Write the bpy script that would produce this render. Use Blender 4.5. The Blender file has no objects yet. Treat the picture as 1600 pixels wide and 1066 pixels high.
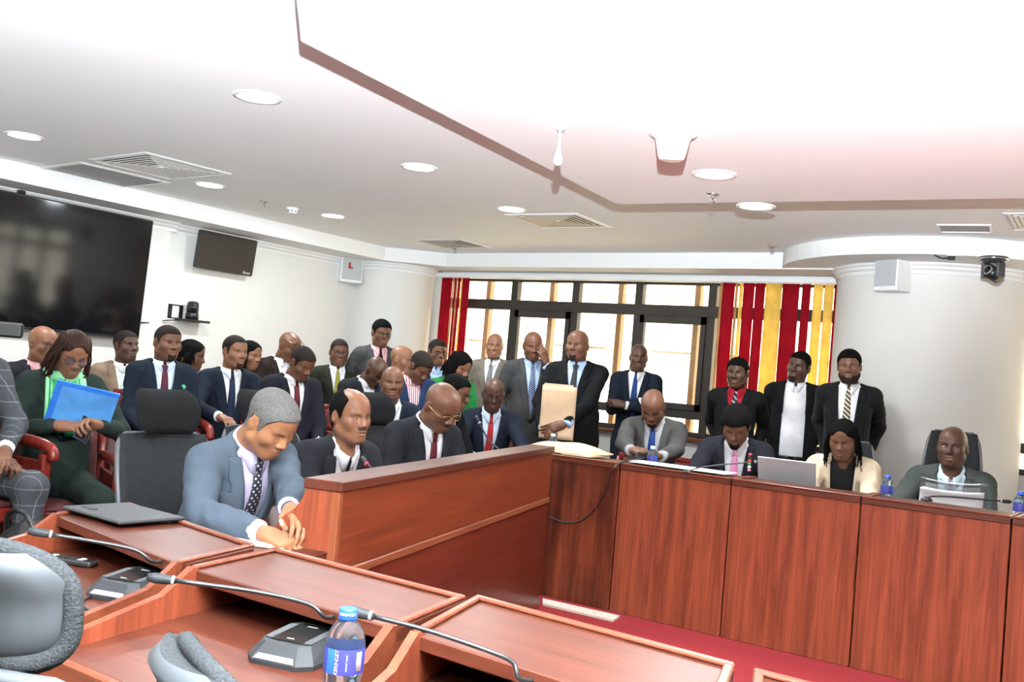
import bpy, math, random
import numpy as np
from mathutils import Vector, Matrix

SC = bpy.context.scene
COL = SC.collection
random.seed(7)

# ------------------------------------------------------------------ camera
CAM_H = 1.31
FPX = 1551.0
ROLL, PITCH, YAW = (math.radians(a) for a in (4.9, 2.0, -34.8))
_fw = np.array([math.sin(YAW) * math.cos(PITCH), math.cos(YAW) * math.cos(PITCH), math.sin(PITCH)])
_rt = np.array([math.cos(YAW), -math.sin(YAW), 0.0])
_up = np.cross(_rt, _fw)
CR = math.cos(ROLL) * _rt + math.sin(ROLL) * _up
CU = -math.sin(ROLL) * _rt + math.cos(ROLL) * _up
CF = _fw
CP = np.array([0.0, 0.0, CAM_H])
cam_data = bpy.data.cameras.new('camera')
cam_data.sensor_width = 36.0
cam_data.lens = FPX / 1600.0 * 36.0
cam_data.clip_start = 0.05
cam_data.clip_end = 400
cam = bpy.data.objects.new('camera', cam_data)
COL.objects.link(cam)
cam.matrix_world = Matrix(((CR[0], CU[0], -CF[0], CP[0]), (CR[1], CU[1], -CF[1], CP[1]),
                           (CR[2], CU[2], -CF[2], CP[2]), (0, 0, 0, 1)))
SC.camera = cam

# ------------------------------------------------------------------ world, sun, flash, exposure
world = bpy.data.worlds.new('sky')
SC.world = world
world.use_nodes = True
_bg = world.node_tree.nodes['Background']
_bg.inputs[0].default_value = (1.0, 0.93, 0.80, 1)
_bg.inputs[1].default_value = 5.0

sun = bpy.data.lights.new('sun', 'SUN')
sun.energy = 11.0
sun.angle = 0.02
sun.color = (1.0, 0.93, 0.82)
sun_o = bpy.data.objects.new('sun', sun)
COL.objects.link(sun_o)
sun_o.rotation_euler = (math.radians(52), 0, math.radians(20))   # lights the facade across the street from behind the building

# the photographer's flash: head on the camera, tipped up and bounced off the ceiling ahead
flash = bpy.data.lights.new('camera_flash', 'SPOT')
flash.energy = 3300
flash.spot_size = math.radians(150)
flash.spot_blend = 0.35
flash.shadow_soft_size = 0.02
flash.color = (0.87, 0.955, 1.0)
flash_o = bpy.data.objects.new('camera_flash', flash)
COL.objects.link(flash_o)
flash_o.location = (0.0, 0.0, 1.71)
_d = Vector(CF) * 1.0 + Vector((0, 0, 2.6))
flash_o.rotation_euler = _d.to_track_quat('-Z', 'Y').to_euler()

SC.view_settings.view_transform = 'Standard'
SC.view_settings.look = 'None'
SC.view_settings.exposure = 0.42
SC.view_settings.gamma = 1.0
SC.view_settings.use_curve_mapping = False

# ------------------------------------------------------------------ where a photo point lies in the room
def ray(x, y):
    return CF + (x - 800) / FPX * CR - (y - 533) / FPX * CU
def PZ(x, y, z):
    d = ray(x, y); return CP + (z - CAM_H) / d[2] * d
def PY(x, y, Y):
    d = ray(x, y); return CP + Y / d[1] * d
def PX(x, y, X):
    d = ray(x, y); return CP + X / d[0] * d
def PD(x, y, dep):
    return CP + dep * ray(x, y)

# ------------------------------------------------------------------ materials
MATS = {}
def _new(name):
    m = bpy.data.materials.new(name); m.use_nodes = True
    nt = m.node_tree
    return m, nt, nt.nodes['Principled BSDF']
def _coords(nt, scale=(1, 1, 1), rot=(0, 0, 0)):
    tc = nt.nodes.new('ShaderNodeTexCoord'); mp = nt.nodes.new('ShaderNodeMapping')
    mp.inputs['Scale'].default_value = scale; mp.inputs['Rotation'].default_value = rot
    nt.links.new(tc.outputs['Object'], mp.inputs['Vector'])
    return mp.outputs['Vector']
def _ramp(nt, fac, stops):
    r = nt.nodes.new('ShaderNodeValToRGB'); e = r.color_ramp.elements
    while len(e) < len(stops): e.new(0.5)
    for k, (p, c) in enumerate(stops):
        e[k].position = p; e[k].color = (*c, 1)
    nt.links.new(fac, r.inputs['Fac']); return r.outputs['Color']
def _noise(nt, vec, scale, detail=4, rough=0.5, dist=0.0):
    n = nt.nodes.new('ShaderNodeTexNoise')
    n.inputs['Scale'].default_value = scale; n.inputs['Detail'].default_value = detail
    n.inputs['Roughness'].default_value = rough; n.inputs['Distortion'].default_value = dist
    nt.links.new(vec, n.inputs['Vector']); return n.outputs['Fac']
def _bump(nt, b, h, strength, dist=0.01):
    bp = nt.nodes.new('ShaderNodeBump'); bp.inputs['Strength'].default_value = strength
    bp.inputs['Distance'].default_value = dist
    nt.links.new(h, bp.inputs['Height']); nt.links.new(bp.outputs['Normal'], b.inputs['Normal'])
def mat(name, col, rough=0.5, metal=0.0, var=0.08, scale=20.0, bump=0.0, bscale=None, spec=0.5, emit=None, estr=0.0, alpha=1.0):
    """plain procedural material: base colour with slight noise variation and optional fine relief"""
    if name in MATS: return MATS[name]
    m, nt, b = _new(name)
    v = _coords(nt)
    f = _noise(nt, v, scale)
    lo = tuple(max(0, c * (1 - var)) for c in col); hi = tuple(min(1, c * (1 + var)) for c in col)
    nt.links.new(_ramp(nt, f, [(0.3, lo), (0.7, hi)]), b.inputs['Base Color'])
    b.inputs['Roughness'].default_value = rough; b.inputs['Metallic'].default_value = metal
    b.inputs['Specular IOR Level'].default_value = spec
    if bump:
        _bump(nt, b, _noise(nt, v, bscale or scale * 4), bump, 0.004)
    if emit:
        b.inputs['Emission Color'].default_value = (*emit, 1); b.inputs['Emission Strength'].default_value = estr
    if alpha < 1: b.inputs['Alpha'].default_value = alpha
    MATS[name] = m; return m
def wood(name, dark, light, axis='z', rough=0.32, sc=1.0, stain=0.0):
    """varnished mahogany: grain stretched along one object axis"""
    if name in MATS: return MATS[name]
    m, nt, b = _new(name)
    s = {'x': (0.9, 14, 14), 'y': (14, 0.9, 14), 'z': (14, 14, 0.9)}[axis]
    v = _coords(nt, tuple(k * sc for k in s))
    f = _noise(nt, v, 1.6, 8, 0.62, 0.6)
    mid = tuple((a + c) / 2 for a, c in zip(dark, light))
    col = _ramp(nt, f, [(0.28, dark), (0.5, mid), (0.72, light)])
    s2 = {'x': (2.5, 90, 90), 'y': (90, 2.5, 90), 'z': (90, 90, 2.5)}[axis]
    fine = _noise(nt, _coords(nt, s2), 1.0, 3, 0.6)
    mx = nt.nodes.new('ShaderNodeMix'); mx.data_type = 'RGBA'; mx.blend_type = 'MULTIPLY'; mx.inputs[0].default_value = 0.55
    nt.links.new(col, mx.inputs[6]); nt.links.new(_ramp(nt, fine, [(0.35, (0.6, 0.55, 0.5)), (0.62, (1, 1, 1))]), mx.inputs[7])
    out = mx.outputs[2]
    if stain:
        st = _noise(nt, _coords(nt, (3, 3, 1.2)), 1.3, 5, 0.6)
        mx2 = nt.nodes.new('ShaderNodeMix'); mx2.data_type = 'RGBA'; mx2.blend_type = 'MULTIPLY'; mx2.inputs[0].default_value = stain
        nt.links.new(out, mx2.inputs[6]); nt.links.new(_ramp(nt, st, [(0.4, (0.25, 0.2, 0.2)), (0.62, (1, 1, 1))]), mx2.inputs[7]); out = mx2.outputs[2]
    nt.links.new(out, b.inputs['Base Color'])
    b.inputs['Roughness'].default_value = rough
    b.inputs['Specular IOR Level'].default_value = 0.32
    _bump(nt, b, fine, 0.05, 0.002)
    MATS[name] = m; return m
def cloth(name, col, rough=0.85, check=None, stripes=None, sheen=0.0):
    """woven suiting; check=(colour, cell size) draws a windowpane, stripes=(colour, pitch, tilt) draws diagonal bands"""
    if name in MATS: return MATS[name]
    m, nt, b = _new(name)
    v = _coords(nt)
    f = _noise(nt, v, 9, 3); f2 = _noise(nt, v, 420, 2)
    lo = tuple(c * 0.85 for c in col); hi = tuple(min(1, c * 1.12) for c in col)
    out = _ramp(nt, f, [(0.3, lo), (0.7, hi)])
    if check:
        cc, cell = check
        masks = []
        for ax in ('X', 'Z'):
            sp = nt.nodes.new('ShaderNodeSeparateXYZ'); nt.links.new(v, sp.inputs[0])
            src = sp.outputs[ax]
            if ax == 'X':
                ad = nt.nodes.new('ShaderNodeMath'); ad.operation = 'ADD'; nt.links.new(sp.outputs['X'], ad.inputs[0]); nt.links.new(sp.outputs['Y'], ad.inputs[1]); src = ad.outputs[0]
            md = nt.nodes.new('ShaderNodeMath'); md.operation = 'PINGPONG'; md.inputs[1].default_value = cell / 2; nt.links.new(src, md.inputs[0])
            lt = nt.nodes.new('ShaderNodeMath'); lt.operation = 'LESS_THAN'; lt.inputs[1].default_value = cell * 0.03; nt.links.new(md.outputs[0], lt.inputs[0]); masks.append(lt.outputs[0])
        mxm = nt.nodes.new('ShaderNodeMath'); mxm.operation = 'MAXIMUM'; nt.links.new(masks[0], mxm.inputs[0]); nt.links.new(masks[1], mxm.inputs[1])
        mx = nt.nodes.new('ShaderNodeMix'); mx.data_type = 'RGBA'; nt.links.new(mxm.outputs[0], mx.inputs[0]); nt.links.new(out, mx.inputs[6]); mx.inputs[7].default_value = (*cc, 1); out = mx.outputs[2]
    if stripes:
        cc, pitch, tilt, duty = stripes
        vv = _coords(nt, (1, 1, 1), (0, math.radians(tilt), 0))
        sp = nt.nodes.new('ShaderNodeSeparateXYZ'); nt.links.new(vv, sp.inputs[0])
        md = nt.nodes.new('ShaderNodeMath'); md.operation = 'PINGPONG'; md.inputs[1].default_value = pitch / 2; nt.links.new(sp.outputs['X'], md.inputs[0])
        lt = nt.nodes.new('ShaderNodeMath'); lt.operation = 'LESS_THAN'; lt.inputs[1].default_value = pitch / 2 * duty; nt.links.new(md.outputs[0], lt.inputs[0])
        mx = nt.nodes.new('ShaderNodeMix'); mx.data_type = 'RGBA'; nt.links.new(lt.outputs[0], mx.inputs[0]); nt.links.new(out, mx.inputs[6]); mx.inputs[7].default_value = (*cc, 1); out = mx.outputs[2]
    nt.links.new(out, b.inputs['Base Color'])
    b.inputs['Roughness'].default_value = rough
    b.inputs['Specular IOR Level'].default_value = 0.12
    b.inputs['Sheen Weight'].default_value = sheen
    _bump(nt, b, f2, 0.12, 0.002)
    MATS[name] = m; return m
def glass(name, col=(1, 1, 1), rough=0.02, mixf=0.12):
    """thin clear sheet: mostly transparent, a little mirror"""
    if name in MATS: return MATS[name]
    m, nt, b = _new(name); nt.nodes.remove(b)
    t = nt.nodes.new('ShaderNodeBsdfTransparent'); t.inputs[0].default_value = (*col, 1)
    g = nt.nodes.new('ShaderNodeBsdfGlossy'); g.inputs['Roughness'].default_value = rough
    mx = nt.nodes.new('ShaderNodeMixShader'); mx.inputs[0].default_value = mixf
    nt.links.new(t.outputs[0], mx.inputs[1]); nt.links.new(g.outputs[0], mx.inputs[2])
    nt.links.new(mx.outputs[0], nt.nodes['Material Output'].inputs[0])
    MATS[name] = m; return m

# ------------------------------------------------------------------ objects
def obj(name, verts, faces, m, parent=None, smooth=False, mi=None, kind=None, loc=None):
    me = bpy.data.meshes.new(name)
    me.from_pydata([tuple(map(float, v)) for v in verts], [], [tuple(map(int, f)) for f in faces])
    for mm in (m if isinstance(m, (list, tuple)) else [m]): me.materials.append(mm)
    if mi is not None: me.polygons.foreach_set('material_index', np.asarray(mi, dtype=np.int32))
    if smooth: me.polygons.foreach_set('use_smooth', np.ones(len(me.polygons), dtype=bool))
    me.update()
    o = bpy.data.objects.new(name, me); COL.objects.link(o)
    if parent is not None: o.parent = parent
    if kind: o['kind'] = kind
    if loc is not None: o.location = loc
    return o
def empty(name, loc=(0, 0, 0), rz=0.0):
    o = bpy.data.objects.new(name, None); COL.objects.link(o)
    o.location = tuple(map(float, loc)); o.rotation_euler = (0, 0, rz); o.empty_display_size = 0.1
    return o
def tag(o, label, cat, group=None):
    o['label'] = label; o['category'] = cat
    if group: o['group'] = group
    return o
def struct(o, label=None):
    o['kind'] = 'structure'
    if label: o['label'] = label
    return o
class MB:
    """collects shapes, then links them as one mesh"""
    def __init__(s): s.v = []; s.f = []; s.m = []; s.cur = 0
    def add(s, v, f):
        b = len(s.v); s.v += [tuple(map(float, p)) for p in v]; s.f += [tuple(int(i) + b for i in q) for q in f]; s.m += [s.cur] * len(f); return s
    def box(s, lo, hi, bev=0.0):
        x0, y0, z0 = lo; x1, y1, z1 = hi
        if bev <= 0:
            v = [(x0, y0, z0), (x1, y0, z0), (x1, y1, z0), (x0, y1, z0), (x0, y0, z1), (x1, y0, z1), (x1, y1, z1), (x0, y1, z1)]
            return s.add(v, [(0, 3, 2, 1), (4, 5, 6, 7), (0, 1, 5, 4), (1, 2, 6, 5), (2, 3, 7, 6), (3, 0, 4, 7)])
        b = min(bev, (x1 - x0) / 2.01, (y1 - y0) / 2.01, (z1 - z0) / 2.01)
        oct_ = [(x0 + b, y0), (x1 - b, y0), (x1, y0 + b), (x1, y1 - b), (x1 - b, y1), (x0 + b, y1), (x0, y1 - b), (x0, y0 + b)]
        ins = [(min(max(x, x0 + b), x1 - b), min(max(y, y0 + b), y1 - b)) for x, y in oct_]
        v = [(x, y, z0) for x, y in ins] + [(x, y, z0 + b) for x, y in oct_] + [(x, y, z1 - b) for x, y in oct_] + [(x, y, z1) for x, y in ins]
        f = [tuple(range(7, -1, -1)), tuple(range(24, 32))]
        for r in range(3):
            for k in range(8):
                a, c = r * 8 + k, r * 8 + (k + 1) % 8
                f.append((a, c, c + 8, a + 8))
        return s.add(v, f)
    def prism(s, poly, z0, z1):
        n = len(poly)
        v = [(x, y, z0) for x, y in poly] + [(x, y, z1) for x, y in poly]
        f = [tuple(range(n - 1, -1, -1)), tuple(range(n, 2 * n))] + [(k, (k + 1) % n, (k + 1) % n + n, k + n) for k in range(n)]
        return s.add(v, f)
    def extrude(s, poly, A, U, V, W, L):
        """2-D outline poly in the plane U,V at A, pushed L along W"""
        A, U, V, W = (np.array(t, float) for t in (A, U, V, W)); n = len(poly)
        v = [A + U * a + V * b for a, b in poly] + [A + U * a + V * b + W * L for a, b in poly]
        f = [tuple(range(n - 1, -1, -1)), tuple(range(n, 2 * n))] + [(k, (k + 1) % n, (k + 1) % n + n, k + n) for k in range(n)]
        return s.add(v, f)
    def lathe(s, prof, c=(0, 0, 0), n=24, a0=0.0, a1=2 * math.pi, R=None):
        full = abs(a1 - a0 - 2 * math.pi) < 1e-6
        m = n if full else n + 1; v = []
        for k in range(m):
            a = a0 + (a1 - a0) * k / n
            for r, z in prof:
                p = np.array([r * math.cos(a), r * math.sin(a), z])
                if R is not None: p = R @ p
                v.append(p + np.array(c))
        q = len(prof); f = []
        for k in range(n):
            k2 = (k + 1) % m
            for j in range(q - 1):
                f.append((k * q + j, k2 * q + j, k2 * q + j + 1, k * q + j + 1))
        return s.add(v, f)
    def tube(s, pts, r, n=8, cap=True):
        pts = [np.array(p, float) for p in pts]; rs = r if isinstance(r, (list, tuple)) else [r] * len(pts)
        v = []; prev = None
        for k, p in enumerate(pts):
            t = pts[min(k + 1, len(pts) - 1)] - pts[max(k - 1, 0)]; t /= (np.linalg.norm(t) + 1e-9)
            if prev is None:
                ref = np.array([0, 0, 1.0]) if abs(t[2]) < 0.9 else np.array([1.0, 0, 0])
                u = np.cross(t, ref)
            else: u = prev - t * (prev @ t)
            u /= (np.linalg.norm(u) + 1e-9); w2 = np.cross(t, u); prev = u
            for j in range(n):
                a = 2 * math.pi * j / n; v.append(p + rs[k] * (math.cos(a) * u + math.sin(a) * w2))
        f = []
        for k in range(len(pts) - 1):
            for j in range(n): f.append((k * n + j, k * n + (j + 1) % n, (k + 1) * n + (j + 1) % n, (k + 1) * n + j))
        if cap: f += [tuple(range(n - 1, -1, -1)), tuple(range((len(pts) - 1) * n, len(pts) * n))]
        return s.add(v, f)
    def sheet(s, G, th, N=None):
        """grid of points G[i][j] given thickness th along N (grid normal by default)"""
        G = np.asarray(G, float); a, b, _ = G.shape
        if N is None:
            du = np.gradient(G, axis=0); dv = np.gradient(G, axis=1); N = np.cross(du, dv); N /= (np.linalg.norm(N, axis=2, keepdims=True) + 1e-9)
        top = (G + np.asarray(N) * th).reshape(-1, 3); bot = G.reshape(-1, 3); n = a * b
        f = []
        for i in range(a - 1):
            for j in range(b - 1):
                p, q, r_, t = i * b + j, (i + 1) * b + j, (i + 1) * b + j + 1, i * b + j + 1
                f.append((p, q, r_, t)); f.append((p + n, t + n, r_ + n, q + n))
        ed = [(i, i + 1) for i in range(b - 1)] + [(k * b + b - 1, (k + 1) * b + b - 1) for k in range(a - 1)] + \
             [((a - 1) * b + j + 1, (a - 1) * b + j) for j in range(b - 1)] + [((k + 1) * b, k * b) for k in range(a - 1)]
        for p, q in ed: f.append((p, q, q + n, p + n))
        return s.add(list(top) + list(bot), f)
    def build(s, name, m, parent=None, smooth=False, kind=None, loc=None):
        return obj(name, s.v, s.f, m, parent, smooth, s.m if isinstance(m, (list, tuple)) else None, kind, loc)
def spline(pts, n=24):
    """Catmull-Rom through the points"""
    P = [np.array(p, float) for p in pts]; P = [2 * P[0] - P[1]] + P + [2 * P[-1] - P[-2]]; out = []
    segs = len(P) - 3
    for k in range(n + 1):
        t = k / n * segs; i = min(int(t), segs - 1); u = t - i
        a, b, c, d = P[i:i + 4]
        out.append(0.5 * ((2 * b) + (c - a) * u + (2 * a - 5 * b + 4 * c - d) * u * u + (3 * b - a - 3 * c + d) * u ** 3))
    return out
def rotz(a):
    c, s_ = math.cos(a), math.sin(a); return np.array([[c, -s_, 0], [s_, c, 0], [0, 0, 1.0]])
def rotx(a):
    c, s_ = math.cos(a), math.sin(a); return np.array([[1.0, 0, 0], [0, c, -s_], [0, s_, c]])
def roty(a):
    c, s_ = math.cos(a), math.sin(a); return np.array([[c, 0, s_], [0, 1.0, 0], [-s_, 0, c]])
def text_mesh(name, s, size, m, parent, M):
    """flat print: font outline turned into a thin mesh and set at matrix M"""
    cu = bpy.data.curves.new(name, 'FONT'); cu.body = s; cu.size = size; cu.extrude = 0.0004; cu.align_x = 'CENTER'; cu.align_y = 'CENTER'
    t = bpy.data.objects.new(name + '_tmp', cu); COL.objects.link(t)
    dg = bpy.context.evaluated_depsgraph_get(); me = bpy.data.meshes.new_from_object(t.evaluated_get(dg))
    bpy.data.objects.remove(t); me.transform(M); me.materials.clear(); me.materials.append(m)
    o = bpy.data.objects.new(name, me); COL.objects.link(o); o.parent = parent; return o
def copy_tree(o, parent=None):
    c = o.copy(); COL.objects.link(c); c.parent = parent
    for ch in list(o.children): copy_tree(ch, c)
    return c

# ------------------------------------------------------------------ the palette
def skin_mat(name, col):
    m, nt, b = _new(name)
    v = _coords(nt)
    f = _noise(nt, v, 14, 5, 0.6)
    nt.links.new(_ramp(nt, f, [(0.3, tuple(c * 0.82 for c in col)), (0.7, tuple(min(1, c * 1.12) for c in col))]), b.inputs['Base Color'])
    b.inputs['Roughness'].default_value = 0.44; b.inputs['Specular IOR Level'].default_value = 0.33
    _bump(nt, b, _noise(nt, v, 500, 2), 0.06, 0.001)
    MATS[name] = m
    mat('lip_' + name, (col[0] * 0.95 + 0.03, col[1] * 0.85 + 0.014, col[2] * 0.88 + 0.016), 0.4, var=0.05)
skin_mat('skin_dark', (0.076, 0.034, 0.0205))
skin_mat('skin_mid', (0.138, 0.059, 0.032))
skin_mat('skin_warm', (0.225, 0.100, 0.054))
skin_mat('skin_light', (0.33, 0.145, 0.07))
mat('eye_white', (0.62, 0.58, 0.52), 0.25, var=0.03); mat('eye_iris', (0.012, 0.008, 0.006), 0.15)
mat('hair_black', (0.004, 0.0036, 0.0034), 0.85, spec=0.06, var=0.3, scale=200, bump=0.5, bscale=500)
mat('hair_grey', (0.10, 0.095, 0.09), 0.8, var=0.6, scale=260, bump=0.5, bscale=500)
mat('hair_brown', (0.026, 0.010, 0.006), 0.6, spec=0.12, var=0.6, scale=90, bump=0.4, bscale=300)
mat('hair_stubble', (0.016, 0.011, 0.009), 0.85, spec=0.15, var=0.2, scale=260)
mat('beard_stubble', (0.026, 0.016, 0.012), 0.85, var=0.3, scale=260, spec=0.1)
mat('beard_black', (0.010, 0.008, 0.007), 0.85, var=0.3, scale=260, spec=0.1)
mat('shoe_black', (0.012, 0.011, 0.011), 0.3)
mat('frame_black', (0.01, 0.01, 0.01), 0.3); mat('frame_gold', (0.75, 0.55, 0.3), 0.25, 0.9)
glass('lens_glass', (0.97, 0.97, 0.97), 0.03, 0.06)
C_ = cloth
C_('suit_slate', (0.062, 0.080, 0.104)); C_('suit_charcoal', (0.014, 0.0145, 0.018)); C_('suit_black', (0.0065, 0.0065, 0.007))
C_('suit_navy', (0.010, 0.014, 0.024)); C_('suit_navy_blue', (0.018, 0.035, 0.090)); C_('suit_ink', (0.012, 0.012, 0.018))
C_('suit_grey', (0.066, 0.064, 0.061)); C_('suit_grey_mid', (0.045, 0.045, 0.045)); C_('suit_taupe', (0.16, 0.135, 0.11))
C_('suit_tan', (0.21, 0.145, 0.10)); C_('suit_brown', (0.018, 0.012, 0.009)); C_('suit_olive', (0.016, 0.018, 0.011))
C_('suit_sage', (0.052, 0.062, 0.056)); C_('suit_green', (0.015, 0.024, 0.020)); C_('suit_cream', (0.60, 0.49, 0.35))
C_('suit_check', (0.050, 0.054, 0.060), check=((0.15, 0.155, 0.165), 0.075)); C_('dress_green', (0.012, 0.16, 0.035), sheen=0.1)
C_('coat_black', (0.008, 0.008, 0.009), sheen=0.05); C_('teal_top', (0.25, 0.55, 0.5)); C_('top_black', (0.012, 0.011, 0.012))
C_('shirt_white', (0.80, 0.80, 0.82), 0.7); C_('shirt_lilac', (0.66, 0.60, 0.82), 0.7); C_('shirt_blue', (0.42, 0.55, 0.80), 0.7)
C_('shirt_pale_blue', (0.62, 0.72, 0.86), 0.7); C_('shirt_pink', (0.75, 0.42, 0.44), 0.7); C_('shirt_red', (0.30, 0.010, 0.022), 0.7)
C_('shirt_grey', (0.36, 0.36, 0.37), 0.7); C_('shirt_aqua', (0.60, 0.78, 0.84), 0.7)
C_('shirt_striped', (0.80, 0.76, 0.77), 0.7, stripes=((0.55, 0.03, 0.06), 0.016, 0, 0.4))
C_('tie_black', (0.012, 0.012, 0.014), 0.5); C_('tie_maroon', (0.085, 0.012, 0.018), 0.5); C_('tie_red', (0.36, 0.022, 0.030), 0.5)
C_('tie_plum', (0.075, 0.018, 0.035), 0.5); C_('tie_navy', (0.012, 0.018, 0.045), 0.5); C_('tie_blue', (0.012, 0.040, 0.17), 0.45)
C_('tie_pink', (0.78, 0.30, 0.52), 0.5); C_('tie_lime', (0.26, 0.25, 0.04), 0.5); C_('tie_grey', (0.16, 0.17, 0.17), 0.5); C_('tie_charcoal', (0.03, 0.032, 0.034), 0.5)
C_('tie_mauve', (0.26, 0.19, 0.31), 0.5, stripes=((0.40, 0.32, 0.46), 0.012, 45, 0.45))
C_('tie_diag_blue', (0.02, 0.035, 0.12), 0.5, stripes=((0.45, 0.5, 0.6), 0.014, 55, 0.3))
C_('tie_diag_cream', (0.035, 0.03, 0.025), 0.5, stripes=((0.55, 0.5, 0.4), 0.024, -50, 0.5))
C_('tie_diag_grey', (0.016, 0.016, 0.02), 0.5, stripes=((0.30, 0.33, 0.40), 0.030, -50, 0.35))
C_('tie_mint', (0.48, 0.68, 0.66), 0.6, stripes=((0.8, 0.85, 0.85), 0.02, 45, 0.4))
def dotted(name):
    m, nt, b = _new(name)
    v = _coords(nt, (1, 1, 1), (0, math.radians(45), 0))
    sp = nt.nodes.new('ShaderNodeSeparateXYZ'); nt.links.new(v, sp.inputs[0]); mk = []
    for ax in 'XZ':
        md = nt.nodes.new('ShaderNodeMath'); md.operation = 'PINGPONG'; md.inputs[1].default_value = 0.0085; nt.links.new(sp.outputs[ax], md.inputs[0])
        lt = nt.nodes.new('ShaderNodeMath'); lt.operation = 'LESS_THAN'; lt.inputs[1].default_value = 0.0036; nt.links.new(md.outputs[0], lt.inputs[0]); mk.append(lt.outputs[0])
    mm = nt.nodes.new('ShaderNodeMath'); mm.operation = 'MULTIPLY'; nt.links.new(mk[0], mm.inputs[0]); nt.links.new(mk[1], mm.inputs[1])
    mx = nt.nodes.new('ShaderNodeMix'); mx.data_type = 'RGBA'; nt.links.new(mm.outputs[0], mx.inputs[0]); mx.inputs[6].default_value = (0.014, 0.014, 0.025, 1); mx.inputs[7].default_value = (0.7, 0.68, 0.68, 1)
    nt.links.new(mx.outputs[2], b.inputs['Base Color']); b.inputs['Roughness'].default_value = 0.5; MATS[name] = m
dotted('tie_diamonds')

# ================================================================== the room
ZC, ZS = 2.58, 2.435                 # main ceiling, underside of the perimeter soffit
XS, YS = -7.29, 8.373                # soffit faces
XL, YW = -7.79, 8.923                # left wall, window wall
XR, YF = 4.2, -3.4                   # walls behind and to the right of the photographer
PLASTER = mat('plaster_white', (0.80, 0.80, 0.80), 0.7, var=0.02, scale=3, bump=0.03, bscale=60)
WALLP = mat('wall_paint', (0.72, 0.71, 0.68), 0.6, var=0.02, scale=2, bump=0.03, bscale=60)
CEILP = mat('ceiling_paint', (0.90, 0.90, 0.90), 0.75, var=0.015, scale=1.3, bump=0.02, bscale=40)
CARPET = mat('carpet_red', (0.26, 0.008, 0.013), 0.95, var=0.2, scale=60, bump=0.6, bscale=420)
DARKF = mat('frame_bronze', (0.035, 0.028, 0.022), 0.45, 0.2, var=0.15)
FIN = mat('fin_brown', (0.42, 0.22, 0.10), 0.6, var=0.15)

struct(MB().box((XL - 0.3, YF - 0.3, -0.12), (XR + 0.3, YW + 0.3, -0.012)).build('floor', mat('floor_dark', (0.10, 0.085, 0.078), 0.7, var=0.35, scale=9, bump=0.2)))
struct(MB().box((-3.6, 1.3, -0.012), (2.2, 6.6, 0.0)).build('floor_carpet', CARPET))
struct(MB().box((XL, YF, -0.012), (-3.6, YW, 0.0)).box((2.2, YF, -0.012), (XR, YW, 0.0)).box((-3.6, YF, -0.012), (2.2, 1.3, 0.0)).box((-3.6, 6.6, -0.012), (2.2, YW, 0.0)).build('floor_surround', MATS['floor_dark']))
struct(MB().box((XL - 0.3, YF - 0.3, ZC), (XR + 0.3, YW + 0.3, ZC + 0.15)).build('ceiling', CEILP))
# lower bay of the ceiling over the table, its edge catches the flash
BAY = ZC - 0.12
A_ = PZ(963, 319, BAY); C1 = PZ(1600, 310, BAY); B1 = PZ(470, 64, BAY)
_e1 = (C1 - A_)[:2] / np.linalg.norm((C1 - A_)[:2]); _e2 = (B1 - A_)[:2] / np.linalg.norm((B1 - A_)[:2])
q1 = A_[:2] + _e1 * ((XR + 0.1 - A_[0]) / _e1[0]); q2 = B1[:2]
struct(MB().prism([tuple(A_[:2]), tuple(q2), (0.0, -0.3), (XR + 0.1, -0.3), tuple(q1)], BAY, ZC + 0.02).build('ceiling_lower_bay', CEILP))
struct(MB().box((XL - 0.3, YF - 0.3, 0), (XL, YW + 0.3, ZC)).box((XL - 0.02, YF, 0), (XL + 0.07, 5.56, ZC)).build('wall_left', WALLP))
struct(MB().box((XR, YF - 0.3, 0), (XR + 0.3, YW + 0.3, ZC)).build('wall_right', WALLP))
struct(MB().box((XL, YF - 0.3, 0), (XR, YF, ZC)).build('wall_front', WALLP))
# window wall: piers, spandrel and header round two openings
SILL, HEAD = 0.86, 2.40
WX0, WX1, WX2, WX3 = -7.24, -2.55, -1.28, 3.2
w = MB()
w.box((XL, YW, 0), (WX0, YW + 0.28, ZC)).box((WX1, YW, 0), (WX2, YW + 0.28, ZC)).box((WX3, YW, 0), (XR, YW + 0.28, ZC))
for a, b in ((WX0, WX1), (WX2, WX3)): w.box((a, YW, 0), (b, YW + 0.28, SILL)).box((a, YW, HEAD), (b, YW + 0.28, ZC))
struct(w.build('wall_back', WALLP))
struct(MB().box((WX0, YW - 0.10, SILL - 0.03), (WX1, YW + 0.06, SILL), 0.006).build('trim_1', wood('wood_sill', (0.10, 0.03, 0.015), (0.26, 0.09, 0.04), 'x')))
# perimeter soffit with its chamfered corner
CC = np.array([-1.885, 8.76]); CRAD = 0.745; RING = 1.21      # round column by the right window
s1 = [(XL, YF), (XS, YF), (XS, 7.95), (-6.80, YS + 0.03), (CC[0] - RING + 0.02, YS), (CC[0], YS), (CC[0], YW), (XL, YW)]
struct(MB().prism(s1, ZS, ZC).build('trim_2', PLASTER))
ringp = [(CC[0] + RING * math.cos(a), CC[1] + RING * math.sin(a)) for a in np.linspace(0, 2 * math.pi, 73)[:-1]]
struct(MB().prism(ringp, ZS + 0.012, ZC - 0.001).build('trim_3', PLASTER))
struct(MB().prism([(CC[0] + 1.0, YW), (CC[0] + 1.0, YS + 0.2), (XR, YS + 0.2), (XR, YW)], ZS, ZC).build('trim_4', PLASTER))
def round_col(name, c, r, n=64):
    return struct(MB().lathe([(r, 0.0), (r, ZC - 0.01)], (c[0], c[1], 0), n).build(name, WALLP, None, True))
round_col('wall_column_right', CC, CRAD)
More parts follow.
